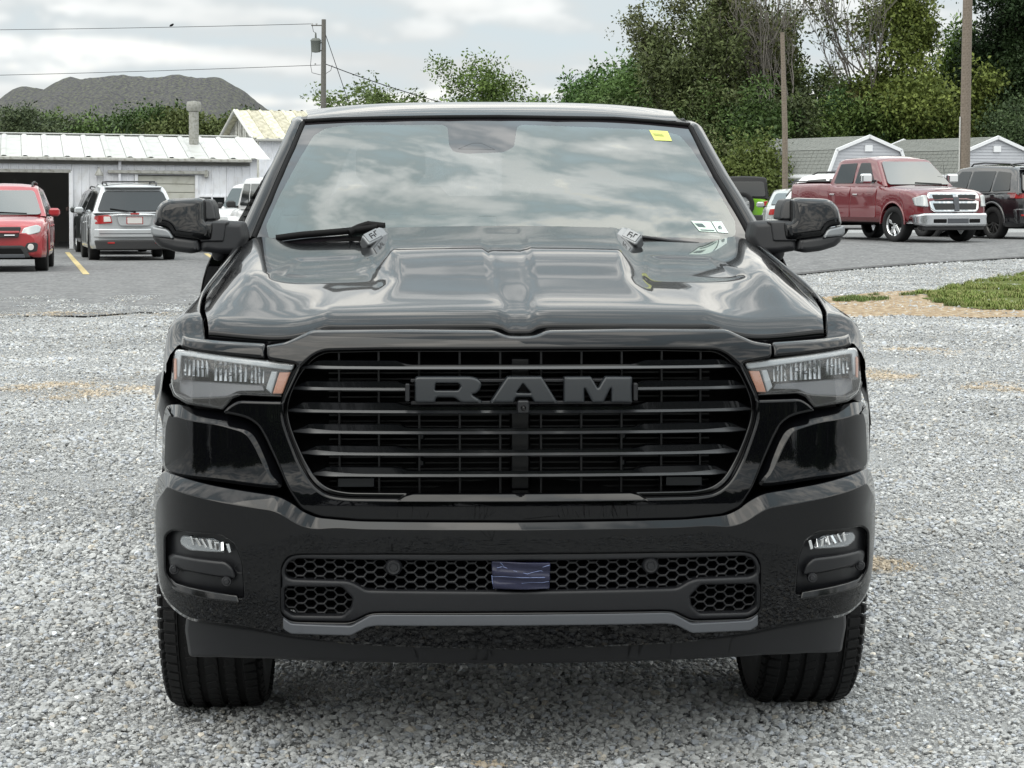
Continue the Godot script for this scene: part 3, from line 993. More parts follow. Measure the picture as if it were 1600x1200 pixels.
func bar(tip: float, y0: float, y1: float, side: float, row: int) -> Array:
	var t := Tris.new()
	var xs := []
	var from := tip - .010
	var to := -tip + .010
	if side < 0: to = -.283
	if side > 0: from = .283
	var cnt := 56 if side == 0 else 20
	var rows := [[], [], [], [], [], [], []]
	for i in cnt + 1:
		var x := lerpf(from, to, float(i) / cnt)
		if side == 0 or true:
			var e := absf(x)
			var te := absf(tip) + .010 - e                       # distance from the tip
			var taper := ss(-.002, .05, te)
			var top := lerpf(y1 + .004, lerpf(y0, y0 - .0095, 1.0 - ss(.285, .315, e)), taper)
			var lip := lerpf(.0068, .0135 if row > 2 else .008, (1.0 - ss(.0, .13, te)))
			lip = minf(lip, (top - y1) * .7)
			var z := nose(x, .9) - .028 - .02 * (1.0 - ss(0, .06, te))
			var pr := [Vector3(x, top - .002, z - .05), Vector3(x, top, z - .004), Vector3(x, top - .001, z), Vector3(x, y1 + lip, z + .0008), Vector3(x, y1 + .001, z + .000 + lip), Vector3(x, y1 - .001, z - .002 + lip), Vector3(x, y1 - .003, z - .05)]
			for k in 7: rows[k].append(pr[k])
	var lip_edge := Tris.new()
	for k in 6: (lip_edge if k in [3, 4] else t).grid([rows[k], rows[k + 1]])
	return [t.mesh(), lip_edge.mesh()]

func honeycomb(called: String, within: PackedVector2Array, T: Node3D, off: float, w: float, h: float) -> void:
	# lattice of long hexagons; cells that touch the opening
	var grow := Geometry2D.offset_polygon(within, .012)[0]
	var t := Tris.new()
	var ox: float = .0
	for r in range(-10, 6):
		for c in range(-32, 33):
			var p := Vector2((c + (0.5 if posmod(r, 2) == 1 else 0.0)) * w * 1.8, .5365 + r * h * .5)
			if posmod(c, 1) != 0 or not Geometry2D.is_point_in_polygon(p, grow): continue
			var k := t.v.size()
			var ring := [Vector2(-.60, 0), Vector2(-.30, .5), Vector2(.30, .5), Vector2(.60, 0), Vector2(.30, -.5), Vector2(-.30, -.5)]
			for q: Vector2 in ring:
				var a := p + Vector2(q.x * w * 1.02, q.y * h * 1.01)
				var b := p + Vector2(q.x * w * .86, q.y * h * .70)
				var o3 := Vector3(q.x, q.y * 2.0, 0).normalized()
				t.vert(Vector3(a.x, a.y, nose(a.x, a.y) + off), Vector3(0, 0, 1))
				t.vert(Vector3(lerpf(a.x, b.x, .6), lerpf(a.y, b.y, .6), nose(b.x, b.y) + off), (Vector3(0, 0, 1) - o3 * .5).normalized())
				t.vert(Vector3(b.x, b.y, nose(b.x, b.y) + off - .006), -o3)
				t.vert(Vector3(b.x, b.y, nose(b.x, b.y) + off - .03), -o3)
			for i in 6:
				var i2 := (i + 1) % 6
				for j in 3: t.quad(k + i * 4 + j, k + i * 4 + j + 1, k + i2 * 4 + j + 1, k + i2 * 4 + j)
	put(called, t.mesh(), M.satin, T)

func headlights(T: Node3D) -> void:
	var lens := P([-0.899, 1.067, -0.892, 1.085, -0.843, 1.084, -0.57, 1.06, -0.581, 1.036, -0.605, 0.978, -0.711, 0.98, -0.733, 0.971, -0.758, 0.939, -0.856, 0.95, -0.896, 0.967, -0.907, 0.993])
	both("brow", rounded(P([-0.878, 1.119, -0.855, 1.114, -0.766, 1.11, -0.651, 1.106, -0.648, 1.07, -0.765, 1.077, -0.853, 1.084, -0.881, 1.09]), .006, .008), M.paint, T, func(q: Vector2) -> Vector3: return Vector3(q.x, q.y, nose(q.x, q.y) - maxf(0.0, q.y - 1.085) * .4), -.012, .010, .06, .03)
	for s in [-1.0, 1.0]:
		var H := Node3D.new()
		H.name = "headlight" if s < 0 else "headlight_001"
		T.add_child(H)
		var side := func(p: PackedVector2Array) -> PackedVector2Array: return p if s < 0 else flip(p)
		put("housing", panel(side.call(rounded(lens, .010, .010)), [], on_nose, Vector3.BACK, -.055, 0, .02, .03).mesh(), M.gloss, H)
		# the black moulding under the lamp
		put("lower_moulding", panel(side.call(rounded(P([-0.904, 0.997, -0.896, 0.975, -0.856, 0.963, -0.755, 0.972, -0.721, 0.981, -0.605, 0.979, -0.605, 0.973, -0.711, 0.975, -0.733, 0.966, -0.757, 0.938, -0.856, 0.946, -0.898, 0.963, -0.911, 0.99]), .003, .006)), [], on_nose, Vector3.BACK, -.006, .004, .05, .02).mesh(), M.gloss, H)
		put("running_light", panel(side.call(rounded(P([-0.895, 1.079, -0.844, 1.079, -0.573, 1.056, -0.58, 1.041, -0.613, 1.044, -0.844, 1.067, -0.877, 1.068, -0.882, 1.012, -0.89, 1.011, -0.898, 1.065]), .003, .006)), [], on_nose, Vector3.BACK, -.020, .004, .02, .03).mesh(), M.drl, H)
		put("running_light", panel(side.call(rounded(P([-0.633, 1.038, -0.617, 1.037, -0.633, 0.98, -0.648, 0.993]), .003, .006)), [], on_nose, Vector3.BACK, -.024, .004, .02, .03).mesh(), M.drl, H)
		put("side_marker", panel(side.call(rounded(P([-0.613, 1.035, -0.584, 1.036, -0.605, 0.981, -0.631, 0.98]), .003, .006)), [], on_nose, Vector3.BACK, -.026, .003, .02, .03).mesh(), M.amber, H)
		put("side_marker", panel(side.call(rounded(P([-0.9, 1.059, -0.89, 1.06, -0.889, 1.007, -0.897, 1.003]), .002, .005)), [], on_nose, Vector3.BACK, -.014, .002, .02, .03).mesh(), M.amber, H)
		# three reflector modules with fluted bowls
		var rng := RandomNumberGenerator.new()
		rng.seed = 4
		var cells := [[-0.873, 1.057, -0.799, 1.015], [-0.788, 1.057, -0.696, 1.006], [-0.691, 1.052, -0.651, 1.004]]
		var ci := 0
		for c in cells:
			var cnt: int = [6, 7, 4][ci]
			for k in cnt:
				var x0 := lerpf(c[0], c[2], float(k) / cnt)
				var x1 := lerpf(c[0], c[2], float(k + 1) / cnt)
				var f := Tris.new()
				var xm := (x0 + x1) / 2
				var r := absf(x1 - x0) * .46
				var y0: float = c[1] + rng.randf_range(-.002, .002)
				var y1: float = c[3]
				var z0 := nose(xm, y0) - .050
				f.tube([Vector3(xm, y0, z0 - .004), Vector3(xm, lerpf(y0, y1, .5), z0 + rng.randf_range(-.006, .002)), Vector3(xm, y1, z0 + .004)], [r * .8, r, r * .9], 10)
				if k % 2 == ci % 2: f.box(Vector3(xm, lerpf(y0, y1, rng.randf_range(.4, .8)), z0 + .012), Vector3(r * 1.5, rng.randf_range(.006, .014), .008), .002, Basis(Vector3.RIGHT, rng.randf_range(-.8, .3)))
				put("reflector", f.mesh(Vector3.ZERO, s > 0), M.bowl, H)
			ci += 1
		put("inner_shelf", panel(side.call(rounded(P([-0.884, 1.003, -0.793, 1.004, -0.658, 1.001, -0.651, 0.986, -0.721, 0.983, -0.759, 0.965, -0.847, 0.96, -0.884, 0.973]), .006, .008)), [], func(q: Vector2) -> Vector3: return Vector3(q.x, q.y, nose(q.x, q.y) - (q.y - 1.0) * .5), Vector3.BACK, -.05, .003, .01, .03).mesh(), M.skid, H)
		put("lens", panel(side.call(rounded(lens, .010, .008)), [], func(q: Vector2) -> Vector3: return Vector3(q.x, q.y, nose(q.x, q.y)), Vector3.BACK, .0, .008, .04, .03).mesh(), M.lens, H)

func truck_hood(T: Node3D) -> void:
	var t := Tris.new()
	var nu := 180
	var nv := 100
	for j in nv + 1:
		var s := pow(float(j) / nv, 1.35)
		for i in nu + 1:
			var u := -1.0 + 2.0 * i / nu
			var p := hood_point(u, s)
			var e := .004
			var a := hood_point(minf(u + e, 1), s) - hood_point(maxf(u - e, -1), s)
			var b := hood_point(u, minf(s + e, 1)) - hood_point(u, maxf(s - e, 0))
			var n := b.cross(a).normalized()
			t.vert(p, n if n.y > 0 else -n)
	var w := nu + 1
	for j in nv:
		for i in nu: t.quad(j * w + i, j * w + i + 1, (j + 1) * w + i + 1, (j + 1) * w + i)
	# rolled front edge
	var k := t.v.size()
	for i in nu + 1:
		var p := t.v[i]
		for q in [[0.0, 0.0, .3], [-.006, .006, .8], [-.016, .008, 1.0], [-.03, -.004, 1.0]]:
			t.vert(p + Vector3(0, q[0], q[1]), Vector3(0, 1.0 - q[2], q[2] + .2).normalized())
	for i in nu:
		for j in 3: t.quad(k + i * 4 + j, k + i * 4 + j + 1, k + i * 4 + 5 + j, k + i * 4 + 4 + j)
	# sides turned down
	for s2 in [0, 1]:
		var k2 := t.v.size()
		for j in nv + 1:
			var p := t.v[j * w + (0 if s2 == 0 else nu)]
			var o := Vector3(-1 if s2 == 0 else 1, 0, 0)
			t.vert(p, (o + Vector3.UP).normalized())
			t.vert(p + Vector3(0, -.03, 0), o)
		for j in nv: t.quad(k2 + j * 2, k2 + j * 2 + 1, k2 + j * 2 + 3, k2 + j * 2 + 2)
	put("hood", t.mesh(), M.paint, T)
	# wings: from the hood gap over the crest and down to the arch
	for s: float in [-1.0, 1.0]:
		var f := Tris.new()
		var rows := []
		for i in 41:
			var v := i / 40.0
			var z := lerpf(-.30, -1.98, v)
			var sh := clampf((z + .30) / -1.44, 0, 1)
			var gx := hood_half(sh) + .006
			var gyy := hood_y(hood_half(sh), sh) - .002
			if v < .08: gyy = lerpf(1.108, gyy, v / .08)
			var cx := gx + table([[0, .075], [.12, .066], [.3, .022], [.45, .012], [.7, .022], [1, .03]], v)
			var bulge := lerpf(.955, 1.005, ss(0, .3, v))
			var arch := .405
			var dz := absf(z + .95)
			var low := 0.50 if dz > .56 else .405 + sqrt(maxf(0, .56 * .56 - dz * dz))
			if z > -.5: low = maxf(low, 1.02 if z > -.40 else .86)
			var pts := [Vector3(gx, gyy - .03, z), Vector3(gx, gyy - .004, z), Vector3(gx + .006, gyy, z), Vector3(lerpf(gx, cx, .6), gyy - .004, z), Vector3(cx, gyy - .016, z), Vector3(cx + .02, gyy - .040, z)]
			var top := gyy - .06
			for k3 in 7:
				var q := (k3 + 1) / 7.0
				var y := lerpf(top, minf(low, top - .01), q)
				pts.append(Vector3(lerpf(cx + .03, bulge, ss(0, 1, clampf((top - y) / .26, 0, 1))), y, z))
			var r := []
			for p: Vector3 in pts: r.append(Vector3(p.x * s, p.y, p.z))
			rows.append(r)
		f.grid(rows)
		if s < 0: f.flip_normals()
		var m := f.mesh()
		put("wing", m, M.paint, T)
		# flare round the arch
		var fl := Tris.new()
		var rr := []
		for i in 31:
			var a := lerpf(.66, PI + .18, i / 30.0)
			var c := Vector3(0, .405 + sin(a) * .5, -.95 + cos(a) * .5)
			var d := Vector3(0, sin(a), cos(a))
			var o := lerpf(.950, 1.025, ss(-.52, -.95, c.z))
			rr.append([Vector3(.90 * s, c.y, c.z), Vector3((o - .012) * s, c.y, c.z), Vector3(o * s, c.y + d.y * .012, c.z + d.z * .012), Vector3((o - .004) * s, c.y + d.y * .055, c.z + d.z * .055), Vector3((o - .05) * s, c.y + d.y * .095, c.z + d.z * .095), Vector3(.93 * s, c.y + d.y * .11, c.z + d.z * .10)])
		fl.grid(rr)
		if s > 0: fl.flip_normals()
		put("wheel_flare", fl.mesh(), M.satin, T)
	# badges on the sides of the power dome
	for s: float in [-1.0, 1.0]:
		var bd := Node3D.new()
		bd.name = "hood_badge" if s < 0 else "hood_badge_001"
		T.add_child(bd)
		bd.position = Vector3(.405 * s, 1.340, -1.56)
		bd.rotation = Vector3(-.62, s * -.25, s * -.50)
		put("bezel", box_mesh(Vector3(.086, .046, .05), .010), M.badge_grey, bd)
		put("badge_plate", box_mesh(Vector3(.052, .034, .006), .002, Vector3(.008 * s, .004, .024)), M.badge_grey, bd)
		for q in [[-.012, .0, .004, .024], [-.004, .010, .012, .004], [-.004, 0, .012, .004], [.004, -.005, .004, .014], [.012, .004, .004, .020], [.018, .012, .010, .004]]:
			put("badge_stroke", box_mesh(Vector3(q[2] * .8, q[3] * .8, .004), .001, Vector3(q[0] * .8 + .008 * s, q[1] * .8 + .003, .027)), M.satin, bd)
	# cowl
	var cw := Tris.new()
	var cr := []
	for i in 41:
		var x := lerpf(-.87, .87, i / 40.0)
		var zf := -1.73 - .10 * (x / .8) ** 2
		var yf := hood_y(clampf(x, -.83, .83), 1.0)
		var zb := shield(x, 1.30) + .02
		cr.append([Vector3(x, yf - .05, zf), Vector3(x, yf - .035, zf - .03), Vector3(x, 1.305, zb)])
	cw.grid(cr)
	put("cowl", cw.mesh(), M.matte, T)
	put("cowl_seal", tube_mesh([Vector3(-.40, 1.352, -1.79), Vector3(-.2, 1.364, -1.772), Vector3(0, 1.368, -1.766), Vector3(.2, 1.364, -1.772), Vector3(.40, 1.352, -1.79)], .012, 8), M.badge, T)

func truck_cab(T: Node3D) -> void:
	# windscreen: black border and clear glass
	var outer := rounded(P([-0.83, 1.295, -0.802, 1.374, -0.739, 1.555, -0.68, 1.735, -0.39, 1.746, 0.02, 1.75, 0.434, 1.744, 0.708, 1.722, 0.762, 1.546, 0.842, 1.36, 0.866, 1.289, 0.466, 1.337, 0, 1.359, -0.464, 1.342]), .012, .02)
	var clear := rounded(P([-0.764, 1.337, -0.776, 1.378, -0.738, 1.478, -0.677, 1.611, -0.638, 1.687, -0.599, 1.713, -0.527, 1.725, -0.181, 1.726, -0.165, 1.716, -0.16, 1.649, -0.145, 1.628, -0.098, 1.621, 0.028, 1.626, 0.065, 1.646, 0.081, 1.719, 0.098, 1.726, 0.591, 1.709, 0.662, 1.689, 0.695, 1.642, 0.752, 1.511, 0.803, 1.392, 0.799, 1.348, 0.77, 1.331, 0.467, 1.344, 0, 1.361, -0.464, 1.344]), .008, .02)
	put("windscreen_border", panel(outer, [clear.duplicate()], on_shield, Vector3.BACK, 0, 0, .006, .05).mesh(), M.frit, T)
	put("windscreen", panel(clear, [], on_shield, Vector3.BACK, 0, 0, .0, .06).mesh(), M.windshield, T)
	put("camera_window", panel(P([-0.129, 1.639, -0.079, 1.66, -0.048, 1.66, -0.002, 1.637]), [], on_shield, Vector3.BACK, .002, 0, .001, .05).mesh(), M.drl, T)
	var lime := mat(lin(.52, .55, .14), .6)
	var st := put("sticker", panel(P([0.554, 1.709, 0.621, 1.705, 0.63, 1.669, 0.567, 1.671]), [], on_shield, Vector3.BACK, .002, 0, .001, .05).mesh(), lime, T)
	tag(st, "yellow sticker in the upper corner of the windscreen")
	for q in [[1020, 1038]]: pass
	put("sticker_mark", panel(P([0.565, 1.697, 0.598, 1.695, 0.605, 1.686, 0.571, 1.688]), [], on_shield, Vector3.BACK, .004, 0, .001, .05).mesh(), mat(lin(.30, .33, .07), .6), T)
	var pale := mat(lin(.55, .66, .60), .6)
	st = put("sticker", panel(P([0.649, 1.393, 0.716, 1.39, 0.733, 1.355, 0.673, 1.359]), [], on_shield, Vector3.BACK, .002, 0, .001, .05).mesh(), pale, T)
	tag(st, "pale green sticker low in the corner of the windscreen")
	st = put("sticker", panel(P([0.721, 1.39, 0.755, 1.39, 0.773, 1.352, 0.737, 1.355]), [], on_shield, Vector3.BACK, .002, 0, .001, .05).mesh(), mat(lin(.66, .75, .72), .6), T)
	tag(st, "white sticker numbered six low in the corner of the windscreen")
	var ink := mat(lin(.06, .09, .09), .6)
	put("sticker_mark", panel(P([0.659, 1.385, 0.686, 1.384, 0.697, 1.372, 0.671, 1.374]), [], on_shield, Vector3.BACK, .004, 0, .001, .05).mesh(), ink, T)
	put("sticker_mark", panel(P([0.676, 1.365, 0.723, 1.363, 0.725, 1.36, 0.678, 1.362]), [], on_shield, Vector3.BACK, .004, 0, .001, .05).mesh(), ink, T)
	var six := TextMesh.new()
	six.text = "6"
	six.font_size = 24
	six.pixel_size = .0011
	six.depth = .001
	var so := put("sticker_number", six, ink, T)
	var c6 := [0.746, 1.372]
	so.position = Vector3(c6[0], c6[1], shield(c6[0], c6[1]) + .006)
	so.rotation.x = -1.0
	var hs := []
	var hp := [-0.68, 1.738, -0.574, 1.744, -0.39, 1.748, -0.162, 1.751, 0.02, 1.752, 0.226, 1.749, 0.434, 1.747, 0.596, 1.736, 0.708, 1.725]
	for i in range(0, hp.size(), 2): hs.append(Vector3(hp[i], hp[i + 1] + .003, shield(hp[i], hp[i + 1]) + .002))
	put("header_seal", tube_mesh(hs, .009, 6), M.void, T)
	# roof
	var r := Tris.new()
	var rows := []
	for i in 31:
		var v := i / 30.0
		var row := []
		for j in 25:
			row.append(roof_point(-1.0 + j / 12.0, v))
		rows.append(row)
	r.grid(rows)
	r.flip_normals()
	var rm := r.mesh()
	put("roof", rm, M.paint, T)
	for s: float in [-1.0, 1.0]:
		# front pillars, roof rails
		var p := Tris.new()
		var pr := []
		var inn: Array = [[-0.816, 1.336, -0.802, 1.374, -0.77, 1.463, -0.739, 1.555, -0.707, 1.646, -0.68, 1.735], [0.853, 1.331, 0.842, 1.36, 0.798, 1.463, 0.762, 1.546, 0.734, 1.628, 0.708, 1.722]][0 if s < 0 else 1]
		for k in 6:
			var a := Vector3(inn[k * 2], inn[k * 2 + 1], 0)
			a.z = shield(a.x, a.y)
			var w: float = [.062, .056, .054, .052, .050, .046][k]
			pr.append([a + Vector3(0, 0, -.03), a + Vector3(s * .003, 0, .004), a + Vector3(s * .014, .004, .012), a + Vector3(s * w * .6, .006, .0), a + Vector3(s * w, .0, -.035), a + Vector3(s * (w + .010), -.01, -.09), a + Vector3(s * (w - .02), -.01, -.12)])
		var end: Array = pr[5]
		var e0: Vector3 = end[0]
		for q in [[-.10, .014, .0], [-.30, .026, .012], [-.7, .040, .025], [-1.5, .038, .03], [-2.1, .01, .03]]:
			var rw := []
			for pp: Vector3 in end: rw.append(Vector3(pp.x + s * q[2], pp.y + q[1], pp.z + q[0]))
			pr.append(rw)
		p.grid(pr)
		if s < 0: p.flip_normals()
		var pm := p.mesh()
		var dt := Tris.new()   # the drip channel between roof and rail
		var dr := []
		var qs := [0.0, .10, .30, .7, 1.5, 2.1]
		for i in 6:
			var ra := roof_point(s, qs[i] / 2.15)
			var pa: Vector3 = pr[5 + i][1]
			dr.append([ra + Vector3(-s * .01, -.003, .01), ra.lerp(pa, .5) + Vector3(0, -.006, 0), pa + Vector3(s * .012, .004, .0)])
		dt.grid(dr)
		put("drip_channel", dt.mesh(), M.satin, T)
		put("windscreen_pillar", pm, M.paint, T)
		put("pillar_seal", tube_mesh(seal_path(inn, s), .009, 6), M.void, T)
		# doors and side glass
		var skin := func(q: Vector2) -> Vector3:
			var x := table([[.42, .97], [.6, 1.005], [.85, 1.02], [1.05, 1.012], [1.22, .985], [1.31, .945], [1.80, .705]], q.y)
			return Vector3(x * s, q.y, q.x)
		var ax := Vector3(s, 0, 0)
		for d in [[-2.0, -3.12], [-3.14, -4.18]]:
			var door := Node3D.new()
			door.name = "door" if T.get_node_or_null("door") == null else "door_%03d" % T.get_children().filter(func(c): return str(c.name).begins_with("door")).size()
			T.add_child(door)
			put("skin", panel(rounded(PackedVector2Array([Vector2(d[0], .46), Vector2(d[1], .46), Vector2(d[1], 1.31), Vector2(d[0] - (.0 if d[0] < -3 else .0), 1.31)]), .03, .04), [], skin, ax, 0, .008, .06, .08).mesh(), M.paint, door)
			var g0: float = d[0] - .05
			var quad := [Vector2(g0 - (.06 if d[0] > -3 else .0), 1.325), Vector2(d[1] + .04, 1.325), Vector2(d[1] + .04 + (.12 if d[0] < -3 else 0.0), 1.76), Vector2(g0 - (.66 if d[0] > -3 else 0.0), 1.76)]
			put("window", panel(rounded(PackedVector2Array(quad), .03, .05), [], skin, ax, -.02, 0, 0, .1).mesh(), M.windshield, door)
			put("handle", box_mesh(Vector3(.03, .03, .17), .01, Vector3(1.02 * s, 1.12, d[1] + .16)), M.gloss, door)
		for z in [-3.13, -4.2]:
			put("pillar", tube_mesh([Vector3(.94 * s, 1.30, z), Vector3(.700 * s, 1.74, z)], .032, 8), M.gloss, T)
		# mirrors
		var mi := Node3D.new()
		mi.name = "wing_mirror" if s < 0 else "wing_mirror_001"
		T.add_child(mi)
		var mz := -1.80
		var onm := func(q: Vector2) -> Vector3: return Vector3(q.x, q.y, mz - .35 * pow((absf(q.x) - 1.03) / .20, 2) * .20 - .16 * (q.y - 1.33) - 1.2 * pow(maxf(0, q.y - 1.36), 2))
		var fl2 := func(a: PackedVector2Array) -> PackedVector2Array: return a if s < 0 else flip(a)
		put("cap", panel(fl2.call(rounded(P([-1.131, 1.382, -1.12, 1.436, -1.105, 1.456, -1.08, 1.467, -0.98, 1.471, -0.964, 1.465, -0.961, 1.402, -0.956, 1.394, -0.932, 1.396, -0.93, 1.369, -0.936, 1.33, -0.966, 1.328, -0.99, 1.332, -1.065, 1.342, -1.081, 1.373]), .012, .008)), [], onm, Vector3.BACK, .03, .028, .09, .02).mesh(), M.paint, mi)
		put("housing", panel(fl2.call(rounded(P([-0.97, 1.467, -0.947, 1.465, -0.935, 1.444, -0.927, 1.398, -0.95, 1.394, -0.967, 1.398]), .008, .006)), [], onm, Vector3.BACK, -.02, .01, .14, .02).mesh(), M.satin, mi)
		put("lower_shell", panel(fl2.call(rounded(P([-1.137, 1.361, -1.081, 1.353, -0.978, 1.34, -0.974, 1.296, -1.003, 1.29, -1.055, 1.296, -1.107, 1.311, -1.127, 1.328]), .008, .008)), [], onm, Vector3.BACK, .018, .020, .10, .02).mesh(), M.satin, mi)
		put("signal_lens", panel(fl2.call(rounded(P([-1.137, 1.38, -1.085, 1.371, -1.073, 1.363, -1.059, 1.34, -1.127, 1.346, -1.137, 1.355]), .004, .006)), [], onm, Vector3.BACK, .026, .008, .04, .02).mesh(), M.badge_grey, mi)
		put("arm", panel(fl2.call(rounded(P([-0.973, 1.386, -0.961, 1.396, -0.898, 1.396, -0.84, 1.392, -0.826, 1.34, -0.854, 1.286, -0.92, 1.288, -0.978, 1.298]), .012, .008)), [], onm, Vector3.BACK, .012, .022, .10, .02).mesh(), M.matte, mi)
		put("arm_cover", panel(fl2.call(rounded(P([-0.967, 1.386, -0.961, 1.394, -0.882, 1.392, -0.894, 1.382, -0.901, 1.328, -0.976, 1.328]), .006, .006)), [], onm, Vector3.BACK, .018, .006, .03, .02).mesh(), M.matte, mi)
		var lump := Tris.new()
		var lp := [-0.922, 1.288]
		lump.spin([Vector2(0, -.024), Vector2(.013, -.020), Vector2(.020, -.008), Vector2(.022, .006)], Vector3(absf(lp[0]) * s, lp[1], mz - .04), Basis(), 16)
		put("puddle_lamp", lump.mesh(), M.matte, mi)
		put("glass", panel(fl2.call(rounded(P([-1.12, 1.427, -1.101, 1.456, -0.976, 1.461, -0.974, 1.332, -1.082, 1.336, -1.121, 1.353]), .01, .01)), [], onm, Vector3.BACK, -.07, 0, .002, .03).mesh(), M.mirror_steel, mi)
	# back wall and rear glass
	var bw := func(q: Vector2) -> Vector3: return Vector3(q.x, q.y, -4.30 + maxf(0, q.y - 1.3) * .25)
	put("back_wall", panel(rounded(sym(P([0, 1.80, -.66, 1.78, -.95, 1.30, -.99, .6, 0, .6])), .05, .05), [rounded(sym(P([0, 1.70, -.56, 1.69, -.70, 1.36, 0, 1.36])), .04, .05)], bw, Vector3.FORWARD, 0, 0, -.03, .1).mesh(), M.gloss, T)
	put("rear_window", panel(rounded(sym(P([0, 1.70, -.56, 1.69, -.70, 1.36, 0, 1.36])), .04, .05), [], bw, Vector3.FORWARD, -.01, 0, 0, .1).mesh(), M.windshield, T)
	# cabin
	var dash := Tris.new()
	var dr := []
	for i in 13:
		var x := lerpf(-.84, .84, i / 12.0)
		dr.append([Vector3(x, 1.29, shield(x, 1.29) - .01), Vector3(x, 1.30, -2.25), Vector3(x, 1.28, -2.45), Vector3(x, 1.18, -2.52), Vector3(x, .8, -2.50)])
	dash.grid(dr)
	put("dashboard", dash.mesh(), M.cabin, T)
	put("floor_pan", box_mesh(Vector3(1.84, .06, 2.5), 0, Vector3(0, .55, -3.1)), M.cabin, T)
	for x in [-.38, .38]:
		var seat := Node3D.new()
		seat.name = "seat" if x < 0 else "seat_001"
		T.add_child(seat)
		put("backrest", box_mesh(Vector3(.5, .66, .16), .06, Vector3(x, 1.18, -3.22)), M.seat, seat)
		put("cushion", box_mesh(Vector3(.52, .16, .5), .06, Vector3(x, .82, -2.95)), M.seat, seat)
		put("headrest", box_mesh(Vector3(.27, .18, .10), .045, Vector3(x, 1.60, -3.26)), M.seat, seat)
	put("rear_bench", box_mesh(Vector3(1.5, .62, .16), .06, Vector3(0, 1.16, -4.15)), M.seat, T)
	var wheel := Tris.new()
	var ring := []
	var rad := []
	for i in 25:
		ring.append(Vector3(.38 + cos(TAU * i / 24) * .185, 1.20 + sin(TAU * i / 24) * .175, -2.62 - sin(TAU * i / 24) * -.06))
		rad.append(.016)
	wheel.tube(ring, rad, 8, false)
	put("steering_wheel", wheel.mesh(), M.cabin, T)
	# wipers
	var wl := Node3D.new()
	wl.name = "wiper"
	T.add_child(wl)
	var wp := [[-0.736, 1.333, -0.655, 1.344, -0.549, 1.353, -0.464, 1.361, -0.401, 1.37], [-0.495, 1.351, -0.463, 1.368, -0.432, 1.378, -0.379, 1.372], [0.661, 1.314, 0.57, 1.323, 0.496, 1.334, 0.432, 1.342]]
	for k in 3:
		var path := []
		for i in range(0, wp[k].size(), 2): path.append(Vector3(wp[k][i], wp[k][i + 1] + .004, shield(wp[k][i], wp[k][i + 1]) + .022))
		var tt := Tris.new()
		var rr := []
		for q in path: rr.append([.013, .014, .007][k])
		tt.tube(path, rr, 6)
		if k == 2:
			wl = Node3D.new()
			wl.name = "wiper_001"
			T.add_child(wl)
		put("blade" if k != 1 else "arm", tt.mesh(), M.void if k < 2 else M.matte, wl)

func roof_point(u: float, v: float) -> Vector3:
	var x := u * lerpf(.668, .705, ss(0, .3, v))
	var edge := 1.752 - .008 * u * u
	var y := edge + .078 * ss(0, 1, sqrt(clampf(v / .30, 0, 1))) - .022 * pow(absf(u), 4.0) * ss(0, .15, v) - .05 * ss(.7, 1.0, v)
	return Vector3(x, y, shield(x, edge) - 2.15 * v)

func seal_path(inn: Array, s: float) -> Array:
	var path := []
	for k in 6: path.append(Vector3(inn[k * 2], inn[k * 2 + 1], shield(inn[k * 2], inn[k * 2 + 1]) + .003))
	return path

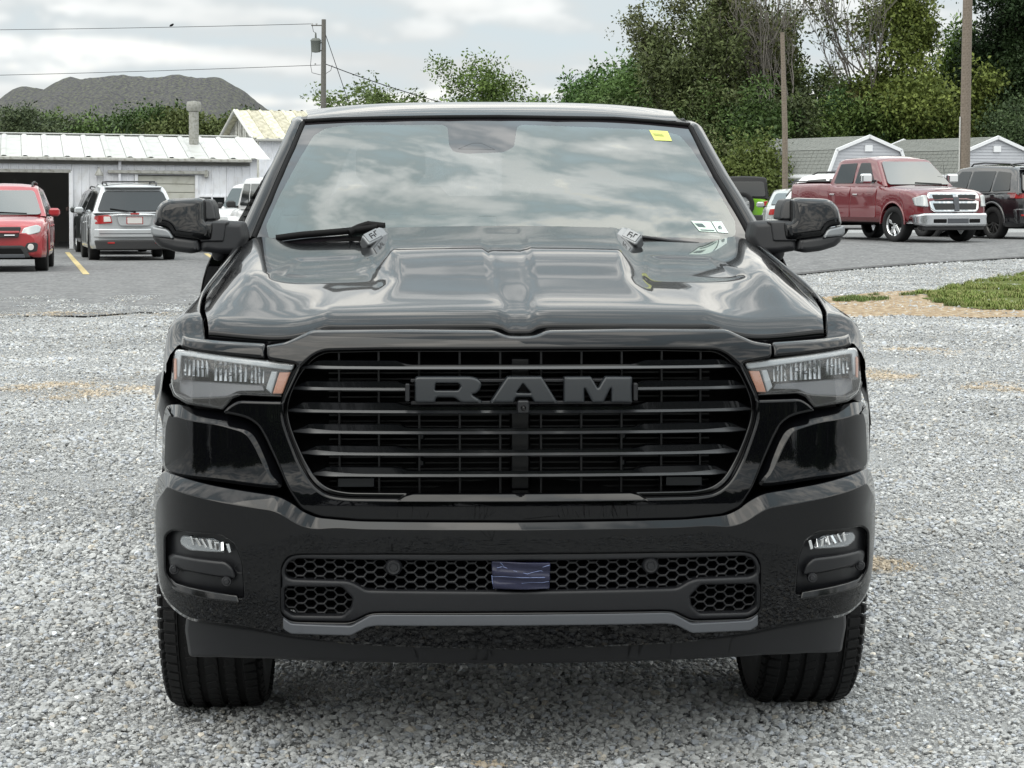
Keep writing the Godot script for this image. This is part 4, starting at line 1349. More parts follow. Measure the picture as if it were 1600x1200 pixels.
func truck_wheels(T: Node3D) -> void:
	var tyre := Tris.new()
	# profile (radius, across); tread with four grooves
	var prof := [Vector2(.255, -.11), Vector2(.27, -.128), Vector2(.33, -.138), Vector2(.375, -.132), Vector2(.393, -.120), Vector2(.400, -.104)]
	for g in [-.076, -.028, .028, .076]:
		prof.append_array([Vector2(.405, g - .010), Vector2(.394, g - .008), Vector2(.394, g + .008), Vector2(.405, g + .010)])
	prof.append_array([Vector2(.400, .104), Vector2(.393, .120), Vector2(.375, .132), Vector2(.33, .138), Vector2(.27, .128), Vector2(.255, .11)])
	tyre.spin(prof, Vector3.ZERO, Basis(Vector3.BACK, PI / 2), 96)
	for i in 72:   # shoulder lugs and centre sipes
		var a := TAU * i / 72
		var turn := Basis(Vector3.RIGHT, a)
		for s in [-1.0, 1.0]:
			tyre.box(turn * Vector3(s * .106, .3985, .0), Vector3(.034, .014, .026), .002, turn * Basis(Vector3.BACK, -s * .22))
			tyre.box(turn * Vector3(s * .128, .381, .0), Vector3(.016, .026, .026), .002, turn * Basis(Vector3.BACK, -s * 1.0))
		for x in [-.052, 0.0, .052]:
			tyre.box(turn * Vector3(x, .404, 0), Vector3(.030, .006, .022), .001, turn * Basis(Vector3.UP, .35))
	var tm := tyre.mesh()
	var rim := Tris.new()
	rim.spin([Vector2(.255, -.12), Vector2(.24, -.10), Vector2(.235, .08), Vector2(.255, .125), Vector2(.262, .13)], Vector3.ZERO, Basis(Vector3.BACK, PI / 2), 40)
	rim.spin([Vector2(.0, -.10), Vector2(.07, -.10), Vector2(.075, -.085), Vector2(.075, .02)], Vector3.ZERO, Basis(Vector3.BACK, PI / 2), 20)
	for i in 6: rim.box(Basis(Vector3.RIGHT, TAU * i / 6) * Vector3(-.075, .15, 0), Vector3(.04, .19, .06), .01, Basis(Vector3.RIGHT, TAU * i / 6))
	var rm := rim.mesh()
	var k := 0
	for z in [-.95, -4.62]:
		for s in [-1.0, 1.0]:
			var w := Node3D.new()
			w.name = "wheel" if k == 0 else "wheel_%03d" % k
			k += 1
			T.add_child(w)
			w.position = Vector3(s * .842, .402, z)
			if s > 0: w.rotation.y = PI
			put("tyre", tm, M.rubber, w)
			put("rim", rm, M.gloss, w)
	for s in [-1.0, 1.0]:   # arch liners
		var l := Tris.new()
		var rows := []
		for i in 17:
			var a := lerpf(.55, PI + .1, i / 16.0)
			rows.append([Vector3(.60 * s, .42 + sin(a) * .49, -.95 + cos(a) * .49), Vector3(.93 * s, .42 + sin(a) * .49, -.95 + cos(a) * .49)])
		l.grid(rows)
		put("arch_liner", l.mesh(), M.void, T)

func truck_rear(T: Node3D) -> void:
	put("underbody", box_mesh(Vector3(1.15, .16, 5.0), .03, Vector3(0, .47, -3.1)), M.void, T)
	put("engine_tray", box_mesh(Vector3(1.2, .05, 1.4), .02, Vector3(0, .40, -1.0)), M.void, T)
	for z in [-.95, -4.62]: put("axle", tube_mesh([Vector3(-.8, .42, z), Vector3(.8, .42, z)], .06, 10), M.void, T)
	for s: float in [-1.0, 1.0]:
		var skin := func(q: Vector2) -> Vector3:
			return Vector3(table([[.42, .97], [.6, 1.0], [.85, 1.03], [1.05, 1.02], [1.22, .995], [1.34, .97]], q.y) * s, q.y, q.x)
		var o := PackedVector2Array([Vector2(-4.16, .55), Vector2(-4.16, 1.36), Vector2(-5.95, 1.36), Vector2(-5.95, .62), Vector2(-5.2, .55)])
		for i in range(1, 12): o.append(Vector2(-4.64 - .44 * cos(PI * i / 12.0), .50 + .42 * sin(PI * i / 12.0)))
		put("bed_side", panel(o, [], skin, Vector3(s, 0, 0), 0, .01, .05, .08).mesh(), M.paint, T)
		put("sill", box_mesh(Vector3(.10, .16, 2.3), .03, Vector3(.93 * s, .46, -3.1)), M.satin, T)
		put("taillight", box_mesh(Vector3(.09, .42, .06), .02, Vector3(.96 * s, 1.10, -5.95)), mat(lin(.25, .01, .01), .15), T)
	put("bed_floor", box_mesh(Vector3(1.9, .06, 1.6), 0, Vector3(0, .85, -5.13)), M.matte, T)
	put("tailgate", box_mesh(Vector3(1.84, .55, .07), .02, Vector3(0, 1.08, -5.95)), M.paint, T)
	put("rear_bumper", box_mesh(Vector3(1.95, .2, .18), .05, Vector3(0, .62, -6.02)), M.chrome, T)

# ---------------------------------------------------------------- parked cars
# A car is lofted along z (front at +z) from its own tables of shoulder height, half width and roof height.
var tyre_meshes := {}
func car_wheel(parent: Node3D, at: Vector3, r: float, w: float, spokes: int, rim_mat: Material, turn: float) -> void:
	var key := [r, w, spokes]
	if not tyre_meshes.has(key):
		var t := Tris.new()
		var h := w / 2
		t.spin([Vector2(r * .66, -h * .8), Vector2(r * .72, -h), Vector2(r * .93, -h), Vector2(r * .985, -h * .86), Vector2(r, -h * .6), Vector2(r, h * .6), Vector2(r * .985, h * .86), Vector2(r * .93, h), Vector2(r * .72, h), Vector2(r * .66, h * .8)], Vector3.ZERO, Basis(Vector3.BACK, PI / 2), 40)
		var m := Tris.new()
		m.spin([Vector2(0, -h * .1), Vector2(r * .6, -h * .1), Vector2(r * .64, h * .55), Vector2(r * .69, h * .75)], Vector3.ZERO, Basis(Vector3.BACK, -PI / 2), 32)
		m.spin([Vector2(0, h * .72), Vector2(r * .10, h * .7), Vector2(r * .13, h * .5)], Vector3.ZERO, Basis(Vector3.BACK, -PI / 2), 16)
		for i in spokes:
			var b := Basis(Vector3.RIGHT, TAU * i / spokes)
			m.box(b * Vector3(h * .52, r * .36, 0), Vector3(h * .22, r * .60, r * (.20 if spokes < 7 else .12)), .012, b)
		tyre_meshes[key] = [t.mesh(), m.mesh()]
	var n := Node3D.new()
	var k: int = parent.get_meta("wheels", 0)
	parent.set_meta("wheels", k + 1)
	n.name = "wheel" if k == 0 else "wheel_%03d" % k
	parent.add_child(n)
	n.position = at
	n.rotation.y = (0.0 if at.x > 0 else PI) + turn
	put("tyre", tyre_meshes[key][0], M.rubber, n)
	put("rim", tyre_meshes[key][1], rim_mat, n)

func car(called: String, at: Vector3, heading: Vector2, s: Dictionary, label: String, category: String) -> Node3D:
	var o := thing(called, at, atan2(heading.x, heading.y), label, category)
	var L2: float = s.length / 2
	var zs := []
	var n := 44
	for i in n + 1: zs.append(lerpf(-L2, L2, float(i) / n))
	for ax in s.axles:
		for i in 19:
			var a := PI * i / 18.0
			zs.append(ax + cos(a) * (s.wheel + .07))
		zs.append(ax + s.wheel + .0701)
		zs.append(ax - s.wheel - .0701)
	for e in [.01, .03, .07, .12]:
		zs.append(L2 - e)
		zs.append(-L2 + e)
	zs.sort()
	var rows := []
	for z in zs:
		var e := minf(L2 - absf(z), .14) / .14
		var hw: float = table(s.half, z) - .10 * pow(1 - e, 3)
		var ys: float = table(s.shoulder, z) - .05 * pow(1 - e, 3)
		var yb: float = s.sill + .06 * pow(1 - e, 2)
		for ax in s.axles:
			var d := absf(z - ax)
			if d < s.wheel + .07: yb = maxf(yb, s.wheel + sqrt(pow(s.wheel + .07, 2) - d * d))
		yb = minf(yb, ys - .12)
		var crown: float = s.get("crown", .03)
		var m := lerpf(yb, ys, .55)
		var half := [[hw - .16, yb], [hw - .02, yb], [hw - .005, lerpf(yb, m, .3)], [hw, m], [hw - .012, lerpf(m, ys, .55)], [hw - .035, ys - .06], [hw - .07, ys - .015], [hw * .75, ys + crown * .4], [hw * .35, ys + crown * .9], [0.0, ys + crown]]
		var row := []
		for q in half: row.append(Vector3(q[0], q[1], bowed(s, q[0], z)))
		for k in range(half.size() - 2, -1, -1): row.append(Vector3(-half[k][0], half[k][1], bowed(s, half[k][0], z)))
		rows.append(row)
	var t := Tris.new()
	t.grid(rows)
	for e in [0, rows.size() - 1]:   # ends
		var r: Array = rows[e]
		var k := t.v.size()
		var f := 1.0 if e > 0 else -1.0
		for p in r: t.vert(p, Vector3(0, 0, f))
		for i in r.size() / 2: t.quad(k + i, k + i + 1, k + r.size() - 2 - i, k + r.size() - 1 - i)
	orient_out(t, Vector3(0, .7, 0))
	put("body", t.mesh(), s.paint, o)
	put("underside", box_mesh(Vector3(table(s.half, 0) * 2 - .3, .2, s.length - .5), .04, Vector3(0, s.sill + .06, 0)), M.void, o)
	for ax in s.axles:
		put("wheel_well", box_mesh(Vector3(table(s.half, 0) * 2 - .10, s.wheel * 1.1, s.wheel * 2.1), .1, Vector3(0, s.wheel * 1.35, ax)), M.void, o)
		for sd in [-1.0, 1.0]:
			car_wheel(o, Vector3(sd * (table(s.half, ax) - s.tyre / 2 - .015), s.wheel, ax), s.wheel, s.tyre, s.spokes, s.rim, s.get("steer", 0.0) if ax > 0 else 0.0)
	# cabin
	var c := Tris.new()
	var cr := []
	var r0: float = s.roof[0][0]
	var r1: float = s.roof[s.roof.size() - 1][0]
	for i in 37:
		var z := lerpf(r0, r1, i / 36.0)
		var yr := table_lin(s.roof, z)
		var ys: float = minf(table(s.shoulder, z), yr)
		var x0 := tumble(s, ys - .02)
		var e := minf(.05, (yr - ys) * .5)
		var xr := tumble(s, yr - e)
		var bow: float = .10 if i < 18 else -.12
		var row := []
		var half := [[x0 - .01, ys - .03], [lerpf(x0, xr, .5), lerpf(ys, yr - e, .5)], [xr, yr - e], [xr - .03, yr - e * .35], [xr - .09, yr], [xr * .5, yr + .025 * ss(s.roof_y - .10, s.roof_y, yr)], [0.0, yr + .035 * ss(s.roof_y - .10, s.roof_y, yr)]]
		for q in half: row.append(Vector3(q[0], q[1], z))
		for k in range(half.size() - 2, -1, -1): row.append(Vector3(-half[k][0], half[k][1], z))
		cr.append(row)
	c.grid(cr)
	orient_out(c, Vector3(0, s.roof_y * .6, (r0 + r1) / 2))
	put("cabin", c.mesh(), s.get("roof_paint", s.paint), o)
	# glass
	for g in [["windscreen", s.screen, 1.0, s.get("screen_mat", M.glass_screen)], ["rear_window", s.get("backlight", []), -1.0, s.get("back_mat", M.glass_dark)]]:
		var w: Array = g[1]
		if w.is_empty(): continue
		var on := func(q: Vector2) -> Vector3: return Vector3(q.x, q.y, lerpf(w[0], w[2], (q.y - w[1]) / (w[3] - w[1])) + g[2] * .045)
		var hb: float = tumble(s, w[1]) - .07
		var ht: float = tumble(s, w[3]) - .08
		put(g[0], panel(rounded(PackedVector2Array([Vector2(-hb, w[1]), Vector2(hb, w[1]), Vector2(ht, w[3]), Vector2(-ht, w[3])]), .08, .05), [], on, Vector3(0, 0, g[2]), 0, .006, .04, .2).mesh(), g[3], o)
	for sd: float in [-1.0, 1.0]:
		var skin := func(q: Vector2) -> Vector3: return Vector3(sd * tumble(s, q.y), q.y, q.x)
		for w in s.windows:
			put("side_window", panel(rounded(P(w), .04, .05), [], skin, Vector3(sd, 0, 0), .010, .004, .03, .2).mesh(), s.get("side_mat", M.glass_side), o)
		var flank := func(q: Vector2) -> Vector3: return Vector3(sd * (table(s.half, q.x) - .004 - .09 * pow(maxf(0, q.y - table(s.shoulder, q.x) + .16) / .16, 2)), q.y, q.x)
		var k := 0
		for d in s.doors:
			var door := Node3D.new()
			door.name = "door"
			o.add_child(door, true)
			if str(door.name) != "door": door.name = "door_%03d" % (int(sd > 0) * s.doors.size() + k)
			k += 1
			put("skin", panel(rounded(P([d[0], s.sill + .10, d[1], s.sill + .10, d[1], table(s.shoulder, d[1]) - .03, d[0], table(s.shoulder, d[0]) - .03]), .05, .05), [], flank, Vector3(sd, 0, 0), .010, .010, .04, .12).mesh(), s.paint, door)
			put("handle", box_mesh(Vector3(.035, .035, .2), .012, (flank.call(Vector2(minf(d[0], d[1]) + .22, table(s.shoulder, d[0]) - .20)) as Vector3) + Vector3(sd * .02, 0, 0)), s.get("handle", s.paint), door)
		if s.has("mirror"):
			var m: Array = s.mirror
			var tm := Tris.new()
			var ms: float = s.get("mirror_size", 1.0)
			tm.box(Vector3(sd * (m[0] + .13 * ms), m[1], m[2]), Vector3(.22, .16, .11) * ms, .045)
			put("wing_mirror", tm.mesh(), s.get("mirror_mat", s.paint), o)
			put("mirror_arm", box_mesh(Vector3(.16, .05, .06), .015, Vector3(sd * (m[0] - .02), m[1] - .06, m[2])), M.matte, o)
	return o

func orient_out(t: Tris, _mid: Vector3) -> void:
	# settle the winding of a lofted hull before its smooth normals are made: outwards from the axis
	for i in range(0, t.ix.size(), 3):
		var a := t.v[t.ix[i]]
		var b := t.v[t.ix[i + 1]]
		var d := t.v[t.ix[i + 2]]
		var g := -(b - a).cross(d - a)
		var m := (a + b + d) / 3.0
		if g.dot(Vector3(m.x * 1.5, m.y - _mid.y, 0.0)) < 0.0:
			var h := t.ix[i + 1]
			t.ix[i + 1] = t.ix[i + 2]
			t.ix[i + 2] = h

func bowed(s: Dictionary, x: float, z: float) -> float:
	var L2: float = s.length / 2
	return z - signf(z) * s.get("bow", .12) * pow(absf(x) / .95, 2) * ss(L2 - .9, L2, absf(z))

func table_lin(t: Array, x: float) -> float:
	for i in t.size() - 1:
		if x <= t[i + 1][0]: return lerpf(t[i][1], t[i + 1][1], clampf((x - t[i][0]) / (t[i + 1][0] - t[i][0]), 0, 1))
	return t[t.size() - 1][1]

func tumble(s: Dictionary, y: float) -> float:
	return lerpf(s.belt_half, s.roof_half, clampf((y - s.belt_y) / (s.roof_y - s.belt_y), -.1, 1.05))

func face(called: String, o: Node3D, s: Dictionary, end: float, pts: Array, m: Material, off := .012, b := .008, th := .08, rad := .03, slope := 0.0, mirror := false) -> void:
	# a detail on the front (end 1) or rear (end -1), outlined in metres
	var on := func(q: Vector2) -> Vector3: return Vector3(q.x, q.y, bowed(s, q.x, end * s.length / 2) - end * slope * (q.y - .6) - end * .10 * pow(maxf(0.0, absf(q.x) - .80) / .12, 2))
	var p := rounded(P(pts), rad, .025)
	put(called, panel(p.duplicate(), [], on, Vector3(0, 0, end), off, b, th, .12).mesh(), m, o)
	if mirror: put(called, panel(flip(p), [], on, Vector3(0, 0, end), off, b, th, .12).mesh(), m, o)

func suv_spec(p: Material) -> Dictionary:
	return {"paint": p, "length": 4.9, "sill": .30, "wheel": .37, "tyre": .24, "axles": [-1.42, 1.46], "spokes": 6, "rim": M.alloy, "crown": .035,
		"half": [[-2.45, .88], [-2.1, .96], [0, .985], [2.0, .96], [2.45, .84]],
		"shoulder": [[-2.45, 1.08], [-2.2, 1.12], [-1, 1.10], [.8, 1.06], [1.1, 1.05], [2.2, .94], [2.45, .80]],
		"roof": [[-2.40, 1.10], [-2.05, 1.66], [-1.8, 1.72], [-.4, 1.76], [.25, 1.70], [1.15, 1.07]], "roof_y": 1.74, "belt_y": 1.08, "belt_half": .92, "roof_half": .66,
		"screen": [1.13, 1.09, .30, 1.66], "backlight": [-2.39, 1.14, -2.10, 1.60],
		"windows": [[.62, 1.13, -.28, 1.13, -.28, 1.62, .12, 1.62], [-.36, 1.13, -1.25, 1.13, -1.25, 1.62, -.36, 1.62], [-1.33, 1.14, -2.0, 1.16, -1.85, 1.58, -1.33, 1.62]],
		"doors": [[.95, -.30], [-.34, -1.05]], "mirror": [.94, 1.16, .72]}

func parked_cars() -> void:
	M.alloy = mat(lin(.50, .51, .52), .25, .8)
	M.dark_rim = mat(lin(.02, .02, .02), .35)
	M.grille_black = mat(lin(.012, .012, .013), .5)
	M.lamp_glass = mat(lin(.46, .48, .48), .08, .55, .5, .6)
	M.lamp_red = mat(lin(.34, .018, .018), .12, 0, .5, .8)
	M.lamp_white = mat(lin(.62, .60, .58), .15, 0, .5, .6)

	var red := mat(lin(.33, .017, .022), .28, 0, .5, .9)
	var silver := mat(lin(.50, .52, .535), .28, .45, .5, .8)
	var black := mat(lin(.008, .008, .010), .22, 0, .5, 1.0)
	var maroon := mat(lin(.125, .007, .012), .2, 0, .5, 1.0)
	var white := mat(lin(.74, .75, .76), .3, 0, .5, .7)
	red_suv(red)
	silver_suv(silver)
	for k in 2:
		var d := suv_spec([mat(lin(.035, .018, .014), .3, 0, .5, .8), mat(lin(.016, .020, .019), .3, 0, .5, .8)][k])
		var at := g3([-11.75, -10.55][k], [-66.5, -61.0][k])
		var o := car("parked_suv", at, Vector2(-.30, -.95), d, ["dark brown sports utility vehicle mostly hidden, nearest the open barn doorway", "dark green-black sports utility vehicle tucked directly behind the silver one"][k], "car")
		o.set_meta("group", "dark cars beyond the silver one")
		face("tail_light", o, d, -1, [-.92, .86, -.62, .86, -.62, 1.06, -.92, 1.06], M.lamp_red, .012, .008, .08, .02, 0, true)
		face("bumper", o, d, -1, [-.86, .34, .86, .34, .86, .58, -.86, .58], M.plastic, .03, .02)
		roof_bars(o, d)
	jeep("white_off_roader", white, white, g3(-7.05, -63.5), Vector2(-.62, .78), "white boxy off-road car facing left by the barn windows", false)
	jeep("white_off_roader", white, white, g3(-5.3, -51.5), Vector2(-.35, -.94), "taller white off-road car right against the pickup's windscreen pillar", false)
	jeep("green_off_roader", mat(lin(.17, .42, .015), .3, 0, .5, .8), mat(lin(.01, .01, .011), .6), g3(7.45, -73), Vector2(.12, -.99), "lime green off-road car with black top and spare wheel", true)
	red_pickup(maroon)
	black_suv(black)
	sedan(mat(lin(.44, .46, .45), .28, .5, .5, .8))
	var w := suv_spec(white)
	var v := car("parked_wagon", g3(9.95, -61.5), Vector2(.93, .36), w, "white car behind the cargo bed of the red pickup", "car")
	roof_bars(v, w)

func roof_bars(o: Node3D, s: Dictionary) -> void:
	for sd in [-1.0, 1.0]:
		put("roof_rail", tube_mesh([Vector3(sd * .56, s.roof_y - .02, -1.75), Vector3(sd * .58, s.roof_y + .05, -1.6), Vector3(sd * .58, s.roof_y + .08, -.6), Vector3(sd * .56, s.roof_y + .06, -.15), Vector3(sd * .56, s.roof_y - .02, -.02)], .02, 6), M.plastic, o)

func red_suv(p: Material) -> void:
	var s := suv_spec(p)
	s.shoulder = [[-2.45, 1.05], [-2.2, 1.08], [.8, 1.06], [1.1, 1.06], [1.9, 1.0], [2.25, .93], [2.45, .78]]
	s.roof = [[-2.40, 1.08], [-2.1, 1.55], [-1.8, 1.62], [-.4, 1.67], [.15, 1.62], [1.15, 1.07]]
	s.roof_y = 1.65
	s.screen = [1.13, 1.10, .22, 1.57]
	s.windows = [[.62, 1.11, -.28, 1.11, -.28, 1.54, .12, 1.54], [-.36, 1.11, -1.25, 1.11, -1.25, 1.54, -.36, 1.54]]
	s.half = [[-2.45, .84], [-2.1, .90], [0, .915], [2.0, .90], [2.45, .80]]
	s.belt_half = .86
	s.mirror = [.88, 1.14, .75]
	s.screen_mat = M.glass_screen
	var o := car("red_suv", g3(-10.08, -45.2), Vector2(.16, .985), s, "bright red sports utility vehicle facing the camera, cut by the frame edge", "car")
	face("headlight", o, s, 1, [.44, .74, .50, .86, .74, .92, .82, .88, .80, .78, .62, .73], M.lamp_glass, .03, .012, .2, .03, .25, true)
	face("grille", o, s, 1, [-.40, .68, .40, .68, .45, .88, -.45, .88], M.grille_black, .02, .01, .1, .03, .15)
	face("grille_cross", o, s, 1, [-.42, .765, .42, .765, .42, .805, -.42, .805], p, .04, .01, .06, .01, .15)
	face("grille_cross", o, s, 1, [-.03, .68, .03, .68, .03, .88, -.03, .88], p, .042, .01, .06, .01, .15)
	face("grille_trim", o, s, 1, [.14, .715, .34, .715, .34, .735, .14, .735], M.chrome, .045, .004, .03, .005, .15)
	face("bumper_trim", o, s, 1, [-.62, .30, .62, .30, .52, .50, .46, .53, -.46, .53, -.52, .50], M.plastic, .03, .02, .1, .03)
	face("lower_intake", o, s, 1, [-.50, .38, .50, .38, .44, .48, -.44, .48], M.void, .04, .01, .05, .02)
	face("skid_plate", o, s, 1, [-.52, .30, .52, .30, .50, .365, -.50, .365], M.skid, .05, .01, .06, .01)
	face("fog_lamp", o, s, 1, [.59, .44, .66, .44, .69, .50, .66, .56, .59, .56, .56, .50], M.lamp_white, .04, .01, .06, .03, 0, true)
	face("fog_surround", o, s, 1, [.54, .40, .74, .42, .76, .56, .70, .59, .56, .58, .51, .50], M.plastic, .022, .008, .06, .03, 0, true)
	roof_bars(o, s)
	put("wiper", tube_mesh([Vector3(.5, 1.12, 1.14), Vector3(-.2, 1.15, 1.10)], .012, 6), M.void, o)
	put("wiper", tube_mesh([Vector3(-.1, 1.12, 1.16), Vector3(-.6, 1.14, 1.10)], .012, 6), M.void, o)

func silver_suv(p: Material) -> void:
	var s := suv_spec(p)
	s.shoulder = [[-2.45, 1.10], [-2.2, 1.14], [-1, 1.12], [.8, 1.08], [1.1, 1.07], [2.2, .98], [2.45, .82]]
	s.roof = [[-2.40, 1.12], [-2.12, 1.66], [-1.9, 1.73], [-.4, 1.78], [.25, 1.72], [1.15, 1.09]]
	s.roof_y = 1.76
	s.backlight = [-2.37, 1.17, -2.10, 1.62]
	s.half = [[-2.45, .92], [-2.2, .985], [0, 1.0], [2.0, .97], [2.45, .86]]
	s.belt_half = .95
	s.roof_half = .70
	var o := car("silver_suv", g3(-9.25, -54.6), Vector2(-.245, -.97), s, "silver sports utility vehicle seen from behind with red tail lights and roof rails", "car")
	face("tail_light", o, s, -1, [-.93, .90, -.88, .86, -.50, .89, -.54, 1.06, -.60, 1.08, -.90, 1.06], M.lamp_red, .03, .012, .14, .03, .05, true)
	face("reversing_light", o, s, -1, [-.70, .92, -.53, .925, -.56, 1.04, -.70, 1.04], M.lamp_white, .042, .006, .04, .01, .05, true)
	face("tailgate_trim", o, s, -1, [-.42, 1.06, .42, 1.06, .40, 1.09, -.40, 1.09], M.chrome, .05, .01, .04, .01)
	face("licence_recess", o, s, -1, [-.36, .86, -.30, .83, .30, .83, .36, .86, .40, 1.05, -.40, 1.05], p, .012, .008, .03, .03)
	face("licence_plate", o, s, -1, [-.17, .88, .17, .88, .17, 1.02, -.17, 1.02], M.lamp_white, .026, .003, .02, .01)
	face("plate_frame", o, s, -1, [-.19, .865, .19, .865, .19, 1.035, -.19, 1.035], M.lamp_red, .018, .003, .02, .01)
	face("bumper_step", o, s, -1, [-.94, .56, .94, .56, .94, .76, -.94, .76], p, .05, .03, .14, .05)
	face("bumper_crease", o, s, -1, [-.80, .645, .80, .645, .80, .66, -.80, .66], M.skid, .058, .004, .02, .003)
	face("lower_bumper", o, s, -1, [-.86, .28, .86, .28, .92, .50, -.92, .50], M.plastic, .05, .03, .3, .05)
	face("reflector", o, s, -1, [-.62, .42, -.46, .42, -.46, .46, -.62, .46], M.lamp_red, .06, .004, .03, .01, 0, true)
	face("badge", o, s, -1, [-.10, 1.085, .10, 1.085, .10, 1.12, -.10, 1.12], M.lamp_red, .06, .006, .03, .01)
	put("spoiler", box_mesh(Vector3(1.3, .05, .22), .02, Vector3(0, 1.71, -2.10)), p, o)
	put("wiper", tube_mesh([Vector3(0, 1.14, -2.44), Vector3(.55, 1.22, -2.40)], .014, 6), M.void, o)
	put("wiper_hub", box_mesh(Vector3(.05, .08, .05), .015, Vector3(0, 1.13, -2.44)), M.void, o)
	roof_bars(o, s)
	for z in [-1.3, -.4]: put("cross_bar", tube_mesh([Vector3(-.58, 1.84, z), Vector3(.58, 1.84, z)], .018, 6), M.plastic, o)

func jeep(called: String, p: Material, top: Material, at: Vector3, heading: Vector2, label: String, rear: bool) -> void:
	var s := {"paint": p, "roof_paint": top, "length": 4.2, "sill": .50, "wheel": .41, "tyre": .26, "axles": [-1.25, 1.35], "spokes": 5, "rim": M.dark_rim, "crown": .02, "bow": .04,
		"half": [[-2.1, .76], [0, .78], [.7, .77], [2.1, .62]], "shoulder": [[-2.1, 1.20], [.6, 1.20], [.75, 1.20], [2.0, 1.14], [2.1, 1.10]],
		"roof": [[-2.06, 1.20], [-2.02, 1.80], [-1.9, 1.86], [.2, 1.86], [.35, 1.80], [.70, 1.20]], "roof_y": 1.84, "belt_y": 1.20, "belt_half": .77, "roof_half": .69,
		"screen": [.70, 1.24, .39, 1.76], "backlight": [-2.06, 1.26, -2.03, 1.72],
		"windows": [[.42, 1.25, -.35, 1.25, -.35, 1.74, .22, 1.74], [-.45, 1.25, -1.15, 1.25, -1.15, 1.74, -.45, 1.74], [-1.25, 1.25, -1.9, 1.25, -1.9, 1.74, -1.25, 1.74]],
		"doors": [[.62, -.38], [-.42, -1.10]], "mirror": [.80, 1.28, .60], "mirror_mat": M.plastic, "handle": M.plastic}
	var o := car(called, at, heading, s, label, "car")
	for sd: float in [-1.0, 1.0]:
		for z in [-1.25, 1.35]:   # flat, wide wings over the wheels
			put("wheel_flare", panel(rounded(P([z + .72, .72, z + .42, 1.0, z - .42, 1.0, z - .70, .72, z - .60, .66, z - .36, .90, z + .36, .90, z + .62, .66]), .05, .04), [], func(q: Vector2) -> Vector3: return Vector3(.93 * sd, q.y, q.x), Vector3(sd, 0, 0), 0, .02, .22, .2).mesh(), p if z > 0 and p != M.plastic else M.plastic, o)
		put("headlight", box_mesh(Vector3(.22, .22, .06), .028, Vector3(.46 * sd, .98, 2.10)), M.lamp_white, o)
		put("tail_light", box_mesh(Vector3(.13, .24, .08), .02, Vector3(.70 * sd, 1.00, -2.12)), M.lamp_red, o)
		put("tail_light_lens", box_mesh(Vector3(.09, .07, .03), .01, Vector3(.70 * sd, .94, -2.155)), M.lamp_white, o)
	for i in 7: put("grille_slot", box_mesh(Vector3(.045, .24, .04), .01, Vector3(-.27 + i * .09, .98, 2.10)), M.void, o)
	put("front_bumper", box_mesh(Vector3(1.5, .2, .24), .05, Vector3(0, .58, 2.2)), M.plastic, o)
	put("rear_bumper", box_mesh(Vector3(1.7, .22, .2), .04, Vector3(0, .58, -2.18)), M.plastic, o)
	var sp := Node3D.new()
	sp.name = "spare_wheel"
	o.add_child(sp)
	sp.position = Vector3(.06, 1.0, -2.26)
	sp.rotation.y = PI / 2
	var key := [.41, .26, 5]
	put("tyre", tyre_meshes[key][0], M.rubber, sp)
	put("rim", tyre_meshes[key][1], M.alloy if rear else M.dark_rim, sp)

